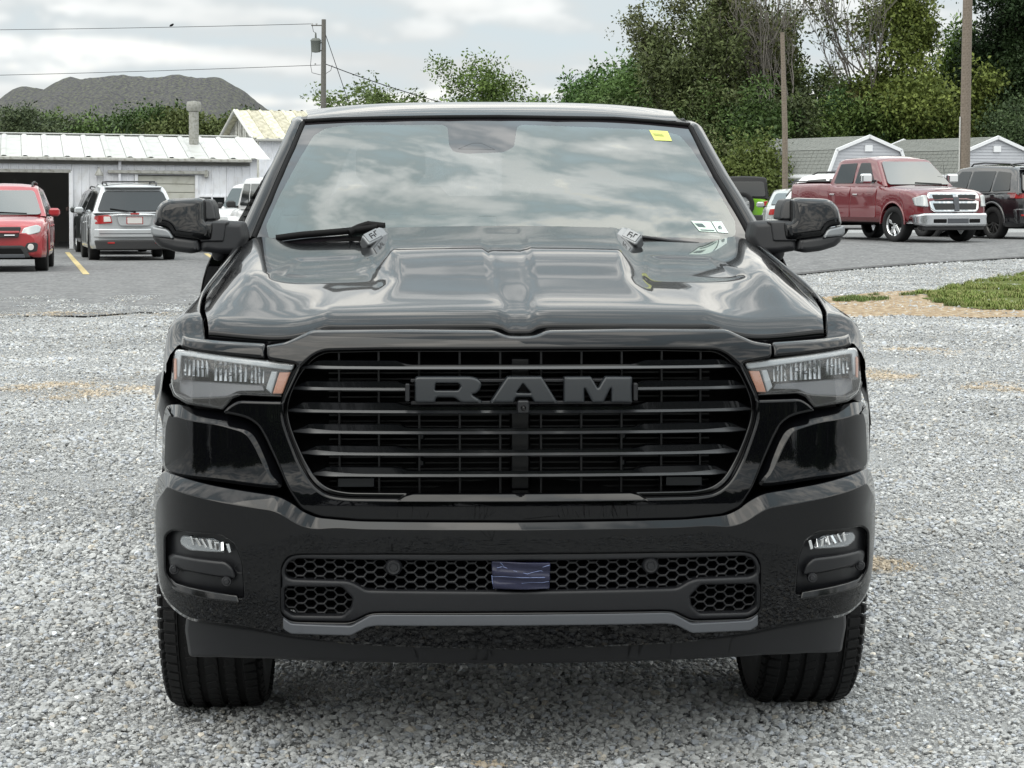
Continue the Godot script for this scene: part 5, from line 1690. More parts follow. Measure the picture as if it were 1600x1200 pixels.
func red_pickup(p: Material) -> void:
	var s := {"paint": p, "length": 5.8, "sill": .44, "wheel": .405, "tyre": .27, "axles": [-1.80, 1.87], "spokes": 5, "rim": M.chrome, "crown": .04, "bow": .14,
		"half": [[-2.9, .97], [-2.2, 1.0], [1.2, 1.0], [2.3, 1.0], [2.75, .95], [2.9, .90]], "shoulder": [[-2.9, 1.33], [-.95, 1.33], [-.8, 1.28], [1.0, 1.27], [1.35, 1.26], [2.45, 1.17], [2.75, 1.10], [2.9, .98]],
		"roof": [[-.98, 1.30], [-.86, 1.86], [-.7, 1.90], [.35, 1.93], [.75, 1.87], [1.42, 1.27]], "roof_y": 1.90, "belt_y": 1.28, "belt_half": .92, "roof_half": .70,
		"screen": [1.40, 1.30, .80, 1.83], "backlight": [-.97, 1.36, -.88, 1.78],
		"windows": [[.96, 1.33, .12, 1.33, .12, 1.80, .52, 1.80], [.02, 1.33, -.80, 1.33, -.74, 1.78, -.02, 1.80]],
		"doors": [[1.16, .08], [.04, -.92]], "mirror": [1.0, 1.44, 1.02], "mirror_size": 1.35, "mirror_mat": M.chrome, "handle": M.chrome, "steer": .12}
	var at := g3(8.77, -53.6)
	var o := car("red_pickup", at, Vector2(.40, .917), s, "dark red crew-cab pickup with chrome grille and bumper at the right", "pickup truck")
	face("grille_shell", o, s, 1, [-.64, .74, -.55, .68, .55, .68, .64, .74, .70, 1.05, .62, 1.13, -.62, 1.13, -.70, 1.05], M.chrome, .06, .03, .16, .05, .22)
	for q in [[.07, .925], [.07, .735]]:
		face("grille_mesh", o, s, 1, [q[0], q[1], .54, q[1] + .0, .585, q[1] + .145, q[0], q[1] + .145], M.grille_black, .072, .006, .05, .02, .22, true)
	face("grille_boss", o, s, 1, [-.06, .70, .06, .70, .075, 1.02, -.075, 1.02], M.skid, .085, .01, .05, .02, .22)
	face("headlight", o, s, 1, [.70, .80, .94, .82, .95, 1.0, .80, 1.07, .72, 1.05], M.lamp_glass, .09, .015, .2, .03, .22, true)
	face("bumper", o, s, 1, [-.96, .40, -.80, .36, .80, .36, .96, .40, .97, .62, .85, .66, -.85, .66, -.97, .62], M.mirror_steel, .10, .05, .3, .05)
	face("bumper_slot", o, s, 1, [.30, .44, .62, .44, .62, .53, .30, .53], M.void, .106, .004, .03, .02, 0, true)
	face("licence_panel", o, s, 1, [-.28, .43, .28, .43, .28, .54, -.28, .54], M.skid, .108, .004, .03, .01)
	face("air_dam", o, s, 1, [-.80, .28, .80, .28, .84, .38, -.84, .38], M.plastic, .03, .02, .2, .02)
	put("bed_cover", box_mesh(Vector3(1.72, .03, 1.85), .01, Vector3(0, 1.375, -1.95)), M.plastic, o)
	put("wiper", tube_mesh([Vector3(.6, 1.31, 1.43), Vector3(-.1, 1.34, 1.41)], .014, 6), M.void, o)
	put("antenna", tube_mesh([Vector3(.8, 1.27, 1.3), Vector3(.8, 1.75, 1.2)], .004, 5), M.void, o)
	for sd: float in [-1.0, 1.0]:
		put("arch_lip", tube_mesh(arc_path(sd * 1.0, .405, 1.87, .49), .022, 6), p, o)
		put("arch_lip", tube_mesh(arc_path(sd * 1.0, .405, -1.80, .49), .022, 6), p, o)

func arc_path(x: float, y: float, z: float, r: float) -> Array:
	var a := []
	for i in 17: a.append(Vector3(x, y + sin(PI * i / 16.0) * r, z + cos(PI * i / 16.0) * r))
	return a

func black_suv(p: Material) -> void:
	var s := suv_spec(p)
	s.rim = M.dark_rim
	s.spokes = 10
	s.wheel = .39
	s.half = [[-2.45, .88], [-2.1, .95], [0, .965], [2.0, .95], [2.45, .82]]
	s.handle = p
	s.mirror_mat = M.chrome
	s.mirror = [.95, 1.20, .78]
	var o := car("black_suv", g3(11.71, -56.0), Vector2(-.42, -.91), s, "black sports utility vehicle with black wheels at the right frame edge", "car")
	face("tail_light", o, s, -1, [-.93, .97, -.40, 1.0, -.40, 1.12, -.90, 1.12], M.lamp_red, .03, .012, .34, .03, .05, true)
	face("bumper", o, s, -1, [-.90, .36, .90, .36, .92, .74, -.92, .74], p, .05, .04, .2, .06)
	face("reflector", o, s, -1, [-.84, .56, -.66, .56, -.66, .60, -.84, .60], M.lamp_red, .06, .004, .03, .01, 0, true)
	face("licence_plate", o, s, -1, [-.17, .84, .17, .84, .17, .98, -.17, .98], M.lamp_white, .03, .003, .02, .01)
	put("spoiler", box_mesh(Vector3(1.25, .05, .26), .02, Vector3(0, 1.69, -2.14)), p, o)
	for sd: float in [-1.0, 1.0]:
		put("arch_lip", tube_mesh(arc_path(sd * .955, .39, -1.42, .49), .030, 6), p, o)
		put("window_trim", tube_mesh([Vector3(sd * .935, 1.105, .7), Vector3(sd * .935, 1.105, -2.0)], .010, 6), M.skid, o)
	roof_bars(o, s)

func sedan(p: Material) -> void:
	var s := {"paint": p, "length": 4.7, "sill": .24, "wheel": .32, "tyre": .21, "axles": [-1.35, 1.40], "spokes": 6, "rim": M.alloy, "crown": .03,
		"half": [[-2.35, .80], [-2.0, .87], [0, .90], [2.0, .87], [2.35, .76]], "shoulder": [[-2.35, .92], [-2.1, .98], [-1.2, .98], [1.0, .92], [2.1, .80], [2.35, .66]],
		"roof": [[-1.75, .98], [-1.0, 1.36], [-.5, 1.42], [.2, 1.41], [1.15, .94]], "roof_y": 1.41, "belt_y": .95, "belt_half": .82, "roof_half": .60,
		"screen": [1.12, .97, .30, 1.36], "backlight": [-1.72, 1.02, -1.05, 1.33], "back_mat": M.glass_screen,
		"windows": [[.55, .98, -.30, .98, -.30, 1.33, .15, 1.33], [-.36, .98, -1.2, 1.0, -1.0, 1.30, -.36, 1.33]], "doors": [[.9, -.3], [-.34, -1.0]], "mirror": [.84, 1.0, .62]}
	var o := car("silver_sedan", g3(7.9, -63.5), Vector2(.10, -.99), s, "silver saloon car seen from behind beside the lime green one", "car")
	face("tail_light", o, s, -1, [-.78, .74, -.46, .76, -.40, .82, -.52, .92, -.74, .90], M.lamp_red, .03, .012, .2, .03, .05, true)
	face("bumper", o, s, -1, [-.82, .30, .82, .30, .84, .62, -.84, .62], p, .05, .03, .2, .05)
	face("licence_plate", o, s, -1, [-.16, .70, .16, .70, .16, .82, -.16, .82], M.lamp_white, .03, .003, .02, .01)

# ---------------------------------------------------------------- buildings
func ribbed(w: float, h: float, pitch: float, deep: float) -> Tris:   # one profiled metal sheet, hung from its top edge (y 0) down, ribs upright
	var t := Tris.new()
	var rows := [[], []]
	var n := int(round(w / pitch))
	for i in n:
		var x := w * i / n
		var p := w / n
		for q in [[0.0, 0.0], [.10, deep], [.22, deep], [.32, 0.0], [.98, 0.0]]:
			rows[0].append(Vector3(x + q[0] * p, 0, q[1]))
			rows[1].append(Vector3(x + q[0] * p, -h, q[1]))
	var k := 0
	for i in rows[0].size() - 1:
		t.face([rows[0][i], rows[0][i + 1], rows[1][i + 1], rows[1][i]])
	for i in t.n.size():
		if t.n[i].z < 0: t.n[i] = -t.n[i]
	return t

func barn() -> void:
	var tin := [grained(mat(lin(.50, .51, .505), .5, .15), M.faint, .3), grained(mat(lin(.46, .47, .465), .5, .15), M.faint, .26), grained(mat(lin(.54, .545, .54), .5, .15), M.faint, .34)]
	var wallm := [grained(mat(lin(.80, .815, .87), .5), M.faint, .35), grained(mat(lin(.77, .785, .845), .5), M.faint, .3)]
	var trim := grained(mat(lin(.40, .40, .38), .6), M.streak, .8)
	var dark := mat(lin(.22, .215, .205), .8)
	var a := Vector3(-14.9, 0, -66.0)
	var dir := Vector3(7.1, 0, -1.55).normalized()
	# origin at the right-hand end of the eave line, local x to the left of it negative
	var at := Vector3(-8.0, -.36, -67.6)
	var o := thing("metal_barn", at, atan2(-dir.z, dir.x), "long low white metal barn with ribbed roof and dark open doorway", "barn")
	o.rotation.z = -.010
	var eave := 2.74
	var run := 5.0
	var rise := .72
	# wall sheets, left to right, with openings: doorway -9.2..-5.6, roller door -3.55..-1.95, window -1.72..-1.02
	var x := -14.0 + .02
	var k := 0
	while x < -.05:
		var w := .9
		var mid := x + w / 2
		var hgt := eave
		var up := 0.0
		if mid > -12.5 and mid < -5.0: hgt = .38
		elif mid > -2.95 and mid < -1.35: hgt = .50
		elif mid > -1.35 and mid < -.45: hgt = 1.12
		var sh := put("wall_sheet", ribbed(w, hgt, .225, .022).mesh(), wallm[k % 2], o)
		sh.position = Vector3(x, eave, 0.0)
		if mid > -1.35 and mid < -.45:
			var s2 := put("wall_sheet", ribbed(w, .85, .225, .022).mesh(), wallm[k % 2], o)
			s2.position = Vector3(x, .85, 0)
		x += w
		k += 1
	# roof sheets with their seams
	var slope := atan2(rise, run)
	x = -14.2
	k = 0
	while x < .2:
		for back in 2:
			var sh := put("roof_sheet", ribbed(.6, sqrt(run * run + rise * rise) + .25, .6, .035).mesh(), tin[(k * 7 + k / 3 + back) % 3], o)
			if back == 0:
				sh.position = Vector3(x, eave + rise + .03, -run)
				sh.rotation.x = -(PI / 2 - slope)
			else:
				sh.position = Vector3(x + .6, eave + rise + .03, -run)
				sh.rotation = Vector3(-(PI / 2 - slope), PI, 0)
		x += .6
		k += 1
	put("ridge_cap", box_mesh(Vector3(14.6, .04, .35), .015, Vector3(-7, eave + rise + .06, -run)), tin[0], o)
	put("eave_gutter", box_mesh(Vector3(14.5, .11, .12), .03, Vector3(-7, eave - .06, .28)), trim, o)
	put("fascia", box_mesh(Vector3(14.4, .10, .05), .01, Vector3(-7, eave - .16, .10)), mat(lin(.15, .15, .14), .8), o)
	put("end_wall", panel(P([-run * 2 - .0, 0, 0, 0, 0, eave, -run, eave + rise, -run * 2, eave]), [], func(q: Vector2) -> Vector3: return Vector3(.0, q.y, q.x), Vector3.RIGHT, 0, 0, .05, .6).mesh(), wallm[0], o)
	put("end_wall", panel(P([-run * 2 - .0, 0, 0, 0, 0, eave, -run, eave + rise, -run * 2, eave]), [], func(q: Vector2) -> Vector3: return Vector3(-14.0, q.y, q.x), Vector3.LEFT, 0, 0, .05, .6).mesh(), wallm[0], o)
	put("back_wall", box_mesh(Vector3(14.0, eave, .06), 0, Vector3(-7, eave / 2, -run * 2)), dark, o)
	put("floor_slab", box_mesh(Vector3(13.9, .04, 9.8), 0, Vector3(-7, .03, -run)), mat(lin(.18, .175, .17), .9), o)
	for px in [-12.55, -5.0]: put("door_post", box_mesh(Vector3(.12, eave - .4, .12), .01, Vector3(px, (eave - .4) / 2, .02)), wallm[0], o)
	put("door_lintel", box_mesh(Vector3(7.6, .10, .10), .01, Vector3(-8.8, eave - .42, .03)), trim, o)
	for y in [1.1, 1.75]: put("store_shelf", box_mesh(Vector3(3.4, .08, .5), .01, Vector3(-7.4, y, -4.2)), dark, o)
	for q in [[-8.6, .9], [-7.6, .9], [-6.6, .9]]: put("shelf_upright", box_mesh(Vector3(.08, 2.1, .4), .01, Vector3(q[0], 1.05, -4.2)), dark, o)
	# roller door of slats under a sliding track
	var door := Node3D.new()
	door.name = "roller_door"
	o.add_child(door)
	var beige := grained(mat(lin(.52, .52, .475), .6), M.faint, .5)
	for i in 9: put("door_slat", box_mesh(Vector3(1.75, .235, .05), .012, Vector3(-2.25, .14 + i * .245, -.05)), beige, door)
	for px in [-3.12, -1.36]: put("door_jamb", box_mesh(Vector3(.10, 2.3, .12), .01, Vector3(px, 1.15, .0)), wallm[0], door)
	put("sliding_track", box_mesh(Vector3(2.9, .10, .12), .02, Vector3(-2.5, 2.32, .09)), trim, o)
	put("track_hood", box_mesh(Vector3(.14, .24, .16), .05, Vector3(-1.08, 2.28, .10)), trim, o)
	# double window
	var win := Node3D.new()
	win.name = "window"
	o.add_child(win)
	for px in [-1.10, -.72]: put("pane", box_mesh(Vector3(.34, .74, .02), 0, Vector3(px, 1.24, -.01)), M.glass_dark, win)
	for px in [-1.30, -.91, -.52]: put("mullion", box_mesh(Vector3(.05, .80, .07), .008, Vector3(px, 1.24, .01)), wallm[0], win)
	for y in [.85, 1.63]: put("rail", box_mesh(Vector3(.84, .06, .08), .008, Vector3(-.91, y, .012)), wallm[0], win)
	put("downpipe", tube_mesh([Vector3(-3.6, eave - .1, .18), Vector3(-3.6, eave - .3, .08), Vector3(-3.6, .1, .08)], .045, 8), wallm[1], o)
	var lamp := Tris.new()
	lamp.spin([Vector2(.02, .14), Vector2(.05, .10), Vector2(.13, -.06), Vector2(.12, -.08), Vector2(0, -.03)], Vector3(-4.2, 2.28, .18), Basis(), 14)
	put("wall_lamp", lamp.mesh(), trim, o)
	put("wall_lamp_arm", tube_mesh([Vector3(-4.2, 2.44, .0), Vector3(-4.2, 2.44, .18), Vector3(-4.2, 2.40, .18)], .02, 6), trim, o)
	var fl := Tris.new()
	fl.spin([Vector2(.15, 0), Vector2(.15, 1.05), Vector2(.16, 1.05)], Vector3(-1.2, eave + .42, -3.1), Basis(), 16)
	fl.spin([Vector2(0, 1.38), Vector2(.2, 1.36), Vector2(.225, 1.30), Vector2(.225, 1.12), Vector2(.16, 1.06)], Vector3(-1.2, eave + .42, -3.1), Basis(), 16)
	put("flue", fl.mesh(), grained(mat(lin(.30, .30, .28), .6, .2), M.streak, 1.2), o)

func tall_shed() -> void:
	var cream := [grained(mat(lin(.62, .60, .46), .5, .1), M.streak, .5), grained(mat(lin(.46, .43, .33), .5, .1), M.streak, .44)]
	var wallm := grained(mat(lin(.78, .795, .86), .5), M.faint, .3)
	var board := [grained(mat(lin(.50, .50, .47), .7), M.streak, .9), grained(mat(lin(.38, .38, .36), .7), M.streak, .7)]
	var o := thing("tall_metal_building", Vector3(-8.75, -.36, -79.0), .38, "taller white metal building with cream ribbed roof rising behind the barn", "building")
	var eave := 3.64
	var W := 4.4
	var rise := .95
	# gable of upright boards
	for i in 14:
		var z0 := -W * i / 14.0
		var z1 := -W * (i + 1) / 14.0 + .012
		var y0 := eave + rise * (1.0 - absf(z0 + W / 2) / (W / 2))
		var y1 := eave + rise * (1.0 - absf(z1 + W / 2) / (W / 2))
		var t := Tris.new()
		t.face([Vector3(0, 0, z0), Vector3(0, y0, z0), Vector3(0, y1, z1), Vector3(0, 0, z1)])
		t.face([Vector3(-.02, 0, z0), Vector3(-.02, y0, z0), Vector3(0, y0, z0), Vector3(0, 0, z0)])
		for j in t.n.size():
			if t.n[j].x > 0: t.n[j] = -t.n[j]
		put("gable_board", t.mesh(), board[(i * 5 + i / 3) % 2], o).position.x = -.01 * (i % 2)
	var x := 0.0
	while x < 8.9:
		var sh := put("wall_sheet", ribbed(.9, eave, .225, .022).mesh(), wallm, o)
		sh.position = Vector3(x, eave, 0)
		x += .9
	var slope := atan2(rise, W / 2)
	var k := 0
	x = -.25
	while x < 9.0:
		for back in 2:
			var sh := put("roof_sheet", ribbed(.42, sqrt(rise * rise + W * W / 4) + .25, .42, .04).mesh(), cream[k % 2], o)
			sh.position = Vector3(x + (.42 if back else 0.0), eave + rise + .04, -W / 2)
			sh.rotation = Vector3(-(PI / 2 - slope), PI if back else 0.0, 0)
		x += .42
		k += 1
	for s in [-1, 1]:
		put("barge_board", tube_mesh([Vector3(-.28, eave + rise + .03, -W / 2), Vector3(-.28, eave - .06, -W / 2 + s * (W / 2 + .2))], .06, 6), mat(lin(.55, .55, .52), .6), o)
	put("eave_gutter", box_mesh(Vector3(9.2, .10, .12), .03, Vector3(4.4, eave - .10, .24)), mat(lin(.38, .38, .36), .6), o)
	put("back_wall", box_mesh(Vector3(9, eave, .06), 0, Vector3(4.5, eave / 2, -W)), wallm, o)
	put("end_wall", box_mesh(Vector3(.06, eave, W), 0, Vector3(9.0, eave / 2, -W / 2)), wallm, o)

func garden_shed(at: Vector3, turn: float, depth: float, label: String) -> void:
	var o := thing("garden_shed", at, turn, label, "shed", "gambrel-roofed sheds behind the cars")
	var siding := mat(lin(.43, .44, .47), .65)
	var white := mat(lin(.72, .73, .75), .55)
	var half := 1.82
	var wall := 1.95
	var prof := [Vector2(-half, wall), Vector2(-half + .42, 2.93), Vector2(0, 3.42), Vector2(half - .42, 2.93), Vector2(half, wall)]
	var lap := .115
	# lap siding on the gables and sides: sawtooth boards
	for gz in [0.0, -depth]:
		var t := Tris.new()
		var y := 0.0
		while y < 3.40:
			var y2 := minf(y + lap, 3.41)
			var w0 := gable_half(prof, y)
			var w1 := gable_half(prof, y2)
			var f := 1.0 if gz == 0.0 else -1.0
			t.face([Vector3(-w0, y, gz + f * .022), Vector3(-w1, y2, gz), Vector3(w1, y2, gz), Vector3(w0, y, gz + f * .022)])
			t.face([Vector3(-w0, y, gz), Vector3(-w0, y, gz + f * .022), Vector3(w0, y, gz + f * .022), Vector3(w0, y, gz)])
			var m := t.n.size()
			for j in range(m - 8, m - 4):
				if t.n[j].z * f < 0: t.n[j] = -t.n[j]
			for j in range(m - 4, m): t.n[j] = Vector3.DOWN
			y += lap
		put("gable_siding", t.mesh(), siding, o).set_meta("kind", "stuff")
	for s in [-1.0, 1.0]:
		var t := Tris.new()
		var y := 0.0
		while y < wall:
			t.face([Vector3(s * (half + .022), y, 0), Vector3(s * half, y + lap, 0), Vector3(s * half, y + lap, -depth), Vector3(s * (half + .022), y, -depth)])
			var m := t.n.size()
			for j in range(m - 4, m):
				if t.n[j].x * s < 0: t.n[j] = -t.n[j]
			y += lap
		put("side_siding", t.mesh(), siding, o).set_meta("kind", "stuff")
		# window with mullions on the left flank
		var win := Node3D.new()
		win.name = "window" if s < 0 else "window_001"
		o.add_child(win)
		put("pane", box_mesh(Vector3(.02, .80, .62), 0, Vector3(s * (half + .025), 1.28, -depth * .52)), M.glass_dark, win)
		for q in [[.045, .86, .05, 0.0, .33], [.045, .86, .05, 0.0, -.33], [.045, .05, .66, .42, 0.0], [.045, .05, .66, -.42, 0.0], [.04, .025, .6, .13, 0], [.04, .025, .6, -.13, 0], [.04, .8, .025, 0, 0]]:
			put("sash", box_mesh(Vector3(q[0], q[1], q[2]), .006, Vector3(s * (half + .03), 1.28 + q[3], -depth * .52 + q[4])), white, win)
		for z in [-.50, .50]: put("shutter", box_mesh(Vector3(.04, .84, .22), .008, Vector3(s * (half + .03), 1.28, -depth * .52 + z)), mat(lin(.03, .032, .04), .6), o)
		put("eave_board", box_mesh(Vector3(.06, .12, depth), .01, Vector3(s * (half + .05), wall + .02, -depth / 2)), white, o)
	# shingle courses, joined, each lapping the one below
	var shingle := grained(mat(lin(.25, .255, .25), .9), noise_tex(256, .08, 4, [[0, Color(.62, .63, .60)], [.5, Color(.86, .87, .85)], [1, Color(1, 1, .98)]], 61), .9)
	var rng := RandomNumberGenerator.new()
	rng.seed = 8
	for s in [-1.0, 1.0]:
		var t := Tris.new()
		for seg in [[Vector2(half + .10, wall - .10), Vector2(half - .42, 2.95)], [Vector2(half - .40, 2.945), Vector2(0, 3.46)]]:
			var a: Vector2 = seg[0]
			var b: Vector2 = seg[1]
			var n := int(a.distance_to(b) / .145)
			var nn := Vector2(b.y - a.y, a.x - b.x).normalized()
			for i in n:
				var p := a.lerp(b, float(i) / n)
				var q := a.lerp(b, float(i + 1) / n)
				var z := .12
				while z > -depth - .12:
					var w := rng.randf_range(.28, .36)
					var z2 := maxf(z - w, -depth - .12)
					var up := rng.randf_range(.008, .013)
					var p2 := p + nn * up
					t.face([Vector3(s * p2.x, p2.y, z), Vector3(s * q.x, q.y, z), Vector3(s * q.x, q.y, z2 + .012), Vector3(s * p2.x, p2.y, z2 + .012)])
					t.face([Vector3(s * p.x, p.y, z), Vector3(s * p2.x, p2.y, z), Vector3(s * p2.x, p2.y, z2 + .012), Vector3(s * p.x, p.y, z2 + .012)])
					var m := t.n.size()
					for j in range(m - 8, m):
						if t.n[j].dot(Vector3(s * nn.x, nn.y, 0)) < 0 and j < m - 4: t.n[j] = -t.n[j]
					for j in range(m - 4, m): t.n[j] = Vector3(s * -(b - a).normalized().x, -(b - a).normalized().y, 0)
					z = z2
		var so := put("roof_shingles", t.mesh(), shingle, o)
		so.set_meta("kind", "stuff")
	# white rake trim, door frame, vent
	for gz in [.10, -depth - .10]:
		var path := [Vector3(-half - .06, wall - .12, gz), Vector3(-half + .40, 2.93, gz), Vector3(0, 3.44, gz), Vector3(half - .40, 2.93, gz), Vector3(half + .06, wall - .12, gz)]
		for i in 4:
			var d: Vector3 = path[i + 1] - path[i]
			var t := Tris.new()
			t.box((path[i] + path[i + 1]) / 2, Vector3(d.length() + .06, .13, .05), .01, Basis(Vector3.BACK, atan2(d.y, d.x)))
			put("rake_board", t.mesh(), white, o)
	put("gable_vent", box_mesh(Vector3(.34, .24, .05), .01, Vector3(0, 3.0, .045)), white, o)
	for q in [[-.97, 1.0, .10, 2.0], [.97, 1.0, .10, 2.0], [0, 2.06, 2.04, .12]]: put("door_frame", box_mesh(Vector3(q[2], q[3], .06), .012, Vector3(q[0], q[1], .045)), white, o)
	for sx in [-1, 1]: put("door", box_mesh(Vector3(.90, 1.96, .05), .012, Vector3(sx * .46, 1.0, .035)), siding, o)
	for sx in [-1, 1]: put("corner_board", box_mesh(Vector3(.10, wall, .10), .012, Vector3(sx * half, wall / 2, .0)), white, o)
	put("floor", box_mesh(Vector3(half * 2 - .1, .1, depth - .1), 0, Vector3(0, .06, -depth / 2)), M.plastic, o)

func gable_half(prof: Array, y: float) -> float:
	if y <= prof[0].y: return -prof[0].x
	if y <= prof[1].y: return lerpf(-prof[0].x, -prof[1].x, (y - prof[0].y) / (prof[1].y - prof[0].y))
	return lerpf(-prof[1].x, 0.0, clampf((y - prof[1].y) / (prof[2].y - prof[1].y), 0, 1))

func poles_and_wires() -> void:
	var wood := grained(mat(lin(.20, .165, .135), .85), M.streak, 2.0)
	var grey := grained(mat(lin(.13, .125, .115), .85), M.streak, 2.0)
	var q: Vector3
	# bare leaning post by the first shed
	var o := thing("wooden_post", g3(9.28, -77.3), 0, "bare slender wooden post leaning slightly in front of the first shed", "pole")
	put("shaft", taper([Vector3(0, -.2, 0), Vector3(-.05, 3.5, 0), Vector3(-.17, 6.75, 0)], [.105, .095, .07]), wood, o)
	# thick pole
	o = thing("utility_pole", g3(12.0, -60.5), 0, "thick brown utility pole between the two sheds, running out of frame", "pole")
	put("shaft", taper([Vector3(0, -.2, 0), Vector3(0, 5, 0), Vector3(.03, 11, 0)], [.145, .13, .105]), wood, o)
	put("conduit", tube_mesh([Vector3(-.16, .2, .05), Vector3(-.15, 3.2, .05)], .022, 6), mat(lin(.5, .5, .48), .5), o)
	# pole with a transformer
	o = thing("utility_pole", Vector3(-8.58, -.3, -104), 0, "grey utility pole carrying a transformer drum, left of the pickup's roof", "pole")
	put("shaft", taper([Vector3(0, 0, 0), Vector3(0, 5, 0), Vector3(.05, 9.45, 0)], [.16, .13, .10]), grey, o)
	var tr := Tris.new()
	tr.spin([Vector2(0, .62), Vector2(.16, .60), Vector2(.24, .52), Vector2(.25, .48), Vector2(.23, .46), Vector2(.21, -.02), Vector2(0, -.05)], Vector3(-.32, 8.0, 0), Basis(), 18)
	tr.tube([Vector3(-.32, 8.6, 0), Vector3(-.32, 8.85, 0)], [.05, .03], 8)
	put("transformer", tr.mesh(), mat(lin(.10, .11, .10), .6), o)
	for y in [8.05, 8.40]: put("bracket", box_mesh(Vector3(.28, .05, .06), .01, Vector3(-.12, y, 0)), grey, o)
	put("cross_arm", tube_mesh([Vector3(-.52, 9.18, 0), Vector3(.05, 9.18, 0)], .03, 6), grey, o)
	for p in [[-.48, 9.20], [-.28, 9.20], [-.35, 7.40]]:
		var ins := Tris.new()
		ins.spin([Vector2(0, .10), Vector2(.03, .09), Vector2(.05, .05), Vector2(.03, .03), Vector2(.05, 0), Vector2(0, -.02)], Vector3(p[0], p[1], 0), Basis(), 10)
		put("insulator", ins.mesh(), mat(lin(.3, .3, .3), .3), o)
	put("drop_lead", tube_mesh([Vector3(-.48, 9.2, 0), Vector3(-.42, 8.9, .05), Vector3(-.33, 8.85, .02)], .012, 5), M.void, o)
	put("drop_lead", tube_mesh([Vector3(-.50, 8.1, .0), Vector3(-.56, 7.4, .05), Vector3(-.50, 7.05, .05), Vector3(-.1, 6.95, 0)], .012, 5), M.void, o)
	put("drop_lead", tube_mesh([Vector3(.1, 7.0, 0), Vector3(.35, 7.15, 0), Vector3(.42, 7.4, 0)], .012, 5), M.void, o)
	var top := Vector3(-8.58, -.3, -104)
	var wires := [
		["long thin power line running left from the cross-arm of the transformer pole", top + Vector3(-.5, 9.25, 0), Vector3(-40, 9.2, -112), .12, .012],
		["lower power line running left from the transformer pole over the barn", top + Vector3(-.1, 7.4, 0), Vector3(-40, 6.7, -110), .12, .012],
		["dark cable sagging right from the transformer pole behind the pickup's roof", top + Vector3(.1, 7.45, 0), Vector3(16, 4.1, -104), 1.6, .020],
		["steep guy wire running down right from the transformer pole", top + Vector3(.08, 8.9, 0), top + Vector3(3.2, 0, 2), 0.0, .016]]
	for w in wires:
		var path := []
		for i in 25:
			var f := i / 24.0
			path.append((w[1] as Vector3).lerp(w[2], f) + Vector3.DOWN * (w[3] * 4.0 * f * (1 - f)))
		tag(put("power_line", tube_mesh(path, w[4], 5), M.void), w[0], "power line")
	var bird := Tris.new()
	bird.tube([Vector3(-.09, 0, 0), Vector3(-.03, .03, 0), Vector3(.04, .06, 0), Vector3(.09, .10, 0), Vector3(.12, .10, 0)], [.012, .05, .055, .035, .006], 8)
	var f := .27
	var bp: Vector3 = (wires[0][1] as Vector3).lerp(wires[0][2], .214) + Vector3.DOWN * (.12 * 4 * .214 * .786) + Vector3.UP * .04
	var bo := put("bird", bird.mesh(), M.void)
	bo.position = bp
	tag(bo, "small dark bird perched on the upper power line", "bird")
	# low brown board fence by the first shed
	var fe := thing("board_fence", g3(9.55, -76.0), -.1, "short low brown board fence at the corner of the first shed", "fence")
	for i in 7: put("board", box_mesh(Vector3(.14, 1.25 - .03 * (i % 2), .03), .006, Vector3(-.35 + i * .16, .62, 0)), wood, fe)
	for y in [.4, 1.0]: put("rail", box_mesh(Vector3(1.2, .08, .04), .008, Vector3(.12, y, -.04)), wood, fe)

func taper(path: Array, radii: Array) -> ArrayMesh:
	var t := Tris.new()
	var pp := []
	var rr := []
	for i in path.size() - 1:
		for k in 6:
			pp.append((path[i] as Vector3).lerp(path[i + 1], k / 6.0))
			rr.append(lerpf(radii[i], radii[i + 1], k / 6.0))
	pp.append(path[path.size() - 1])
	rr.append(radii[radii.size() - 1])
	t.tube(pp, rr, 14)
	return t.mesh()

# ---------------------------------------------------------------- trees and the spoil heap
var leaf_meshes := []
func leaf_cluster(sd: int, long: float) -> ArrayMesh:   # a spray of a dozen small folded leaves
	var rng := RandomNumberGenerator.new()
	rng.seed = sd
	var t := Tris.new()
	for i in 13:
		var d := Vector3(rng.randfn(), rng.randfn() * .7 - .1, rng.randfn()).normalized()
		var at := d * rng.randf_range(.12, .5)
		var tip := (d + Vector3(rng.randfn(), rng.randfn() - .5, rng.randfn()) * .5).normalized()
		var l := rng.randf_range(.17, .30) * long
		var w := l * .30 / long
		var sdv := tip.cross(Vector3(rng.randfn(), rng.randfn(), rng.randfn())).normalized()
		var up := sdv.cross(tip)
		var n := (up + d * .7).normalized()
		if n.dot(up) < 0: up = -up
		var k := t.v.size()
		t.vert(at, n)
		t.vert(at + tip * l * .5 + sdv * w + up * w * .3, n)
		t.vert(at + tip * l, n)
		t.vert(at + tip * l * .5 - sdv * w + up * w * .3, n)
		t.quad(k, k + 1, k + 2, k + 3)
	return t.mesh()

